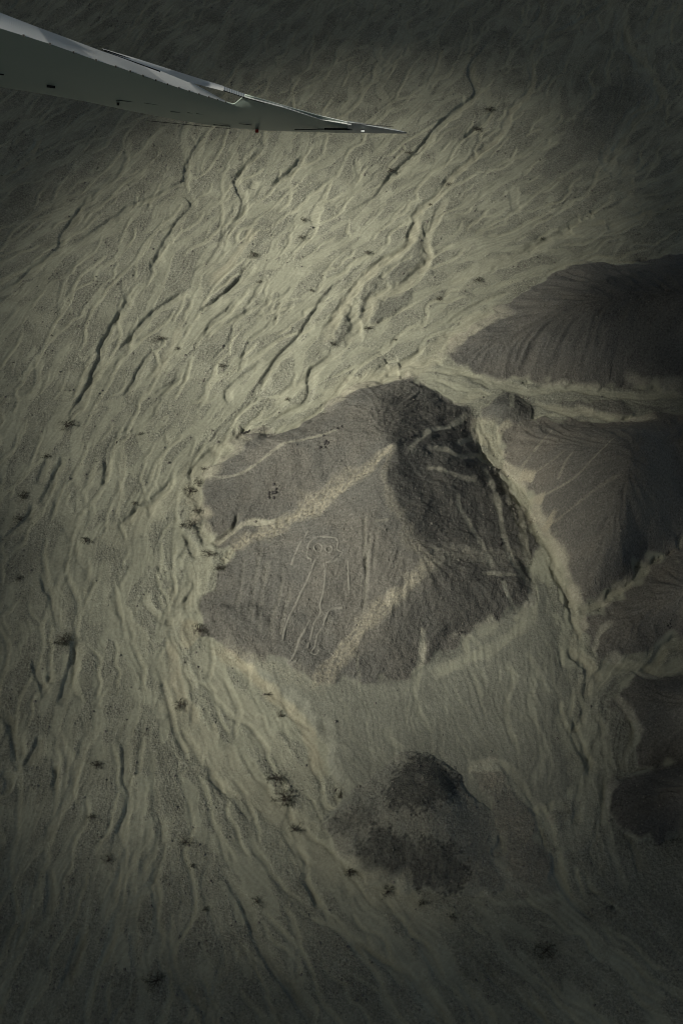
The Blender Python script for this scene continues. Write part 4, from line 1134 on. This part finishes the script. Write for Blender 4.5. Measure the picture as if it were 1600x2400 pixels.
def slab(name, bot, top, th, m, n, rib=0.0, lean=0.04, parent=None):
    """corrugated control surface hanging from the wing: bot and top edges in survey pixels"""
    bx = np.array([q[0] for q in bot], float); by = np.array([q[1] for q in bot], float); tx = np.array([q[0] for q in top], float); ty = np.array([q[1] for q in top], float)
    V = []
    for k in range(n):
        f = k / (n - 1)
        x = np.interp(f, np.linspace(0, 1, len(bx)), bx); y = np.interp(f, np.linspace(0, 1, len(by)), by)
        x2 = np.interp(f, np.linspace(0, 1, len(tx)), tx); y2 = np.interp(f, np.linspace(0, 1, len(ty)), ty)
        d = wdepth(x, y) - .03; r = rib * (k % 2)
        V += [wp(x, y, 0, d - r), wp(x2, y2, 0, d - lean - r), wp(x2, y2, 0, d - lean + th), wp(x, y, 0, d + th)]
    i = np.arange(n - 1)[:, None] * 4; j = np.arange(4)[None]; j2 = (j + 1) % 4
    F = np.vstack([np.stack([i + j, i + 4 + j, i + 4 + j2, i + j2], -1).reshape(-1, 4), [[0, 1, 2, 3]], [[4 * n - 4, 4 * n - 1, 4 * n - 2, 4 * n - 3]]])
    return wpart(name, V, F, m, False, parent)
flap = slab('flap', [(-420,-40),(-150,20),(0,66),(115,102),(223,140),(306,167),(395,198),(472,222),(548,246)], [(-420,-90),(-150,-30),(0,29),(90,64),(150,86),(240,120),(330,150),(440,188),(535,240)], .008, M_WHITE, 181, .0, -.05)
slab('flap_upper_skin', [(250,121),(300,139),(376,166),(440,192),(523,213)], [(239,113),(320,137),(408,165),(480,188),(523,201)], .006, M_WHITE, 121, .0, -.03)
slab('flap_slot', [(245,120),(300,141),(340,156),(376,169)], [(245,116),(300,134),(340,148),(376,164)], .004, M_BLACK, 5, 0, .004)
slab('aileron', [(523,211),(574,228),(663,252),(753,281),(823,293)], [(523,202),(574,220),(663,246),(753,271),(823,287)], .006, M_WHITE, 75, .0008, -.014)
slab('aileron_gap', [(523,213),(574,230),(620,243)], [(523,210),(574,228),(620,242)], .004, M_BLACK, 5, 0, .01)
# wing tip fairing
tipx = np.linspace(815, 952, 10); secs = []
for x in tipx:
    f = (x - 815) / 137
    yt = 286 + f * 24; yl = 314.5 - f * .8
    A = wp(x, yt, -.01); B = wp(x, yl, -.01); k = .35 * (1 - f) ** .6 + .04
    secs.append([A + (B - A) * u + WN * (w_ * k) for u, w_ in prof])
V = np.array(secs).reshape(-1, 3); n_ = len(tipx); i = np.arange(n_ - 1)[:, None] * k_; j = np.arange(k_)[None]; j2 = (j + 1) % k_
tipo = wpart('wing_tip', V, np.stack([i + j, i + k_ + j, i + k_ + j2, i + j2], -1).reshape(-1, 4), M_TIP, True)
def box(name, px, py, sx_, sy_, th, m, slope=0.0, parent=None, extra=-.05):
    d = wdepth(px, py) + extra
    c = [(-1, -1), (1, -1), (1, 1), (-1, 1)]
    V = [wp(px + a * sx_, py + b * sy_ + a * sx_ * slope, 0, d) for a, b in c] + [wp(px + a * sx_, py + b * sy_ + a * sx_ * slope, 0, d + th) for a, b in c]
    F = [[0, 1, 2, 3], [7, 6, 5, 4], [0, 4, 5, 1], [1, 5, 6, 2], [2, 6, 7, 3], [3, 7, 4, 0]]
    return wpart(name, V, np.array(F), m, False, parent)
for x in (56, 118, 173, 226, 272, 306, 336, 366, 393, 420, 444, 467, 490, 510, 529):
    y = float(np.interp(x, [q[0] for q in TOPL], [q[1] for q in TOPL]))
    box('hinge', x, y, 2.6 - x * .0022, 3.2 - x * .003, .03, M_BLACK, .3, flap, -.045)
box('static_wick', 877, 293.5, 46, .8, .012, M_BLACK, .09, tipo, -.04)
# wing strut fitting, drain and lamp on the underside near the leading edge
box('tie_down_ring', 602, 307, 4.2, 4.0, .03, M_RED, 0, wing, -.06)
box('fuel_drain', 277, 244, 3.0, 3.2, .03, M_BLACK, 0, wing, -.05)
box('pitot_mount', 120, 203, 10, 3.2, .03, M_BLACK, .12, wing, -.05)
box('inspection_plate', 4, 174, 6, 2.2, .01, M_BLACK, .1, wing, -.04)
for x0, x1, y0, y1 in ((272,330,235,240),(338,372,241,246),(400,430,262,263.5),(440,452,264,265),(460,480,266,268),(345,500,283,298),(505,540,299,301),(560,590,290,293),(500,540,292,296)):
    box('skin_seam', (x0 + x1) / 2, (y0 + y1) / 2, (x1 - x0) / 2, .7, .004, M_BLACK, (y1 - y0) / max(x1 - x0, 1), wskin, -.035)
for x0, x1, y0, y1, hw_ in ((690,760,304,302.5,1.0),(760,826,302,303,2.2)):
    box('tip_seam', (x0 + x1) / 2, (y0 + y1) / 2, (x1 - x0) / 2, hw_, .004, M_BLACK, (y1 - y0) / (x1 - x0), tipo, -.05)
box('navigation_lamp', 850, 307, 4.0, 2.2, .02, M_TIP, .05, tipo, -.06)

# ================================================================== added sun blocker, out of view above
M_BLOCKER, N, L, P = new_mat('sun_blocker')
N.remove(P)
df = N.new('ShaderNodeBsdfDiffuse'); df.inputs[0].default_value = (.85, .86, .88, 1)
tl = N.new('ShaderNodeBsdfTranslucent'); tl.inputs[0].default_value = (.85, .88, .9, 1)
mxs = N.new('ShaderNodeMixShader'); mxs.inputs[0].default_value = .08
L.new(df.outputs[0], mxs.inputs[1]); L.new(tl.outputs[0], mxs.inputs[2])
tp = N.new('ShaderNodeBsdfTransparent'); mx2 = N.new('ShaderNodeMixShader'); mx2.inputs[0].default_value = .05   # added blocker lets a little sun straight through
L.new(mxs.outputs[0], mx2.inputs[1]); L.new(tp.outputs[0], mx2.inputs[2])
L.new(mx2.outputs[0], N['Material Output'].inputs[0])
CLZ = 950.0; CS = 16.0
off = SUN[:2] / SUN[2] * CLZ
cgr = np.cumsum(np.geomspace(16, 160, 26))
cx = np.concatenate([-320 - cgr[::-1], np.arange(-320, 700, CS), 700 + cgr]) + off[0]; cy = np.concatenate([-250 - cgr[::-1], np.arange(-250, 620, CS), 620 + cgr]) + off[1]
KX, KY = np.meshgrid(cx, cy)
def blocker_noise(seed):
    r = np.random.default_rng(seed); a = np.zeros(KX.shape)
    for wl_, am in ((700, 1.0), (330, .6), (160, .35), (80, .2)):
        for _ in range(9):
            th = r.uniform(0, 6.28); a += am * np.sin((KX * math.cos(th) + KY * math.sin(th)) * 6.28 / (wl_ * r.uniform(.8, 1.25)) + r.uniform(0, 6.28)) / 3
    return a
cnz = blocker_noise(5)
gap = np.array([at(a * 1.0204, b * 1.0204)[:2] for a, b in [(130,1000),(170,650),(300,360),(620,190),(930,190),(1180,370),(1270,690),(1270,1100),(1240,1500),(1160,1830),(970,2080),(670,2150),(420,2080),(270,1820),(170,1400)]]) + off  # opening shaped to leave a sunlit pool inside the added shade
def pd(poly):
    D = np.full(KX.shape, 1e9)
    for k in range(len(poly)):
        a, b = poly[k], poly[(k + 1) % len(poly)]; d = b - a
        t = np.clip(((KX - a[0]) * d[0] + (KY - a[1]) * d[1]) / (d @ d), 0, 1)
        D = np.minimum(D, np.hypot(KX - a[0] - t * d[0], KY - a[1] - t * d[1]))
    return np.where(inside([tuple(q) for q in poly], KX, KY), D, -D)
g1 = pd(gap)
air = SUN[:2] / SUN[2] * (CLZ - CAM_H)             # second opening, added so that sun reaches the wing
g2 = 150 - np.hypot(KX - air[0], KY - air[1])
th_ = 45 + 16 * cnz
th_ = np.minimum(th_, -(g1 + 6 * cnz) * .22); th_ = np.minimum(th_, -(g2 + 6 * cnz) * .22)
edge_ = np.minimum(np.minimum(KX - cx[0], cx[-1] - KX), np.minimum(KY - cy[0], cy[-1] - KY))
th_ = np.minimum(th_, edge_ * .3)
lump = blocker_noise(9)
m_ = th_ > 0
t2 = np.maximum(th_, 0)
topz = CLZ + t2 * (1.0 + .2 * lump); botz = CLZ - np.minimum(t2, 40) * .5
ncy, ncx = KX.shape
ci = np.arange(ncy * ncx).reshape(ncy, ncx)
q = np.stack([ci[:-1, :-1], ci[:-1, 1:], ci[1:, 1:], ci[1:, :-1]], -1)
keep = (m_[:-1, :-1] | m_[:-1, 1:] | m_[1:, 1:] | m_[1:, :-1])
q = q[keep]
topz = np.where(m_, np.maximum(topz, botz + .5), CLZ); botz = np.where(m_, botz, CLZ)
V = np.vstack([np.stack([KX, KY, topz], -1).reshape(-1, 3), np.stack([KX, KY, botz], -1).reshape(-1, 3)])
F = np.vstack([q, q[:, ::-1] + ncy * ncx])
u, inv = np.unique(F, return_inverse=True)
tag(mesh_np('added_sun_blocker', V[u], inv.reshape(F.shape), M_BLOCKER, smooth=True), 'added unseen layer that shades the edges of the plain', 'added_sun_blocker', kind='stuff')
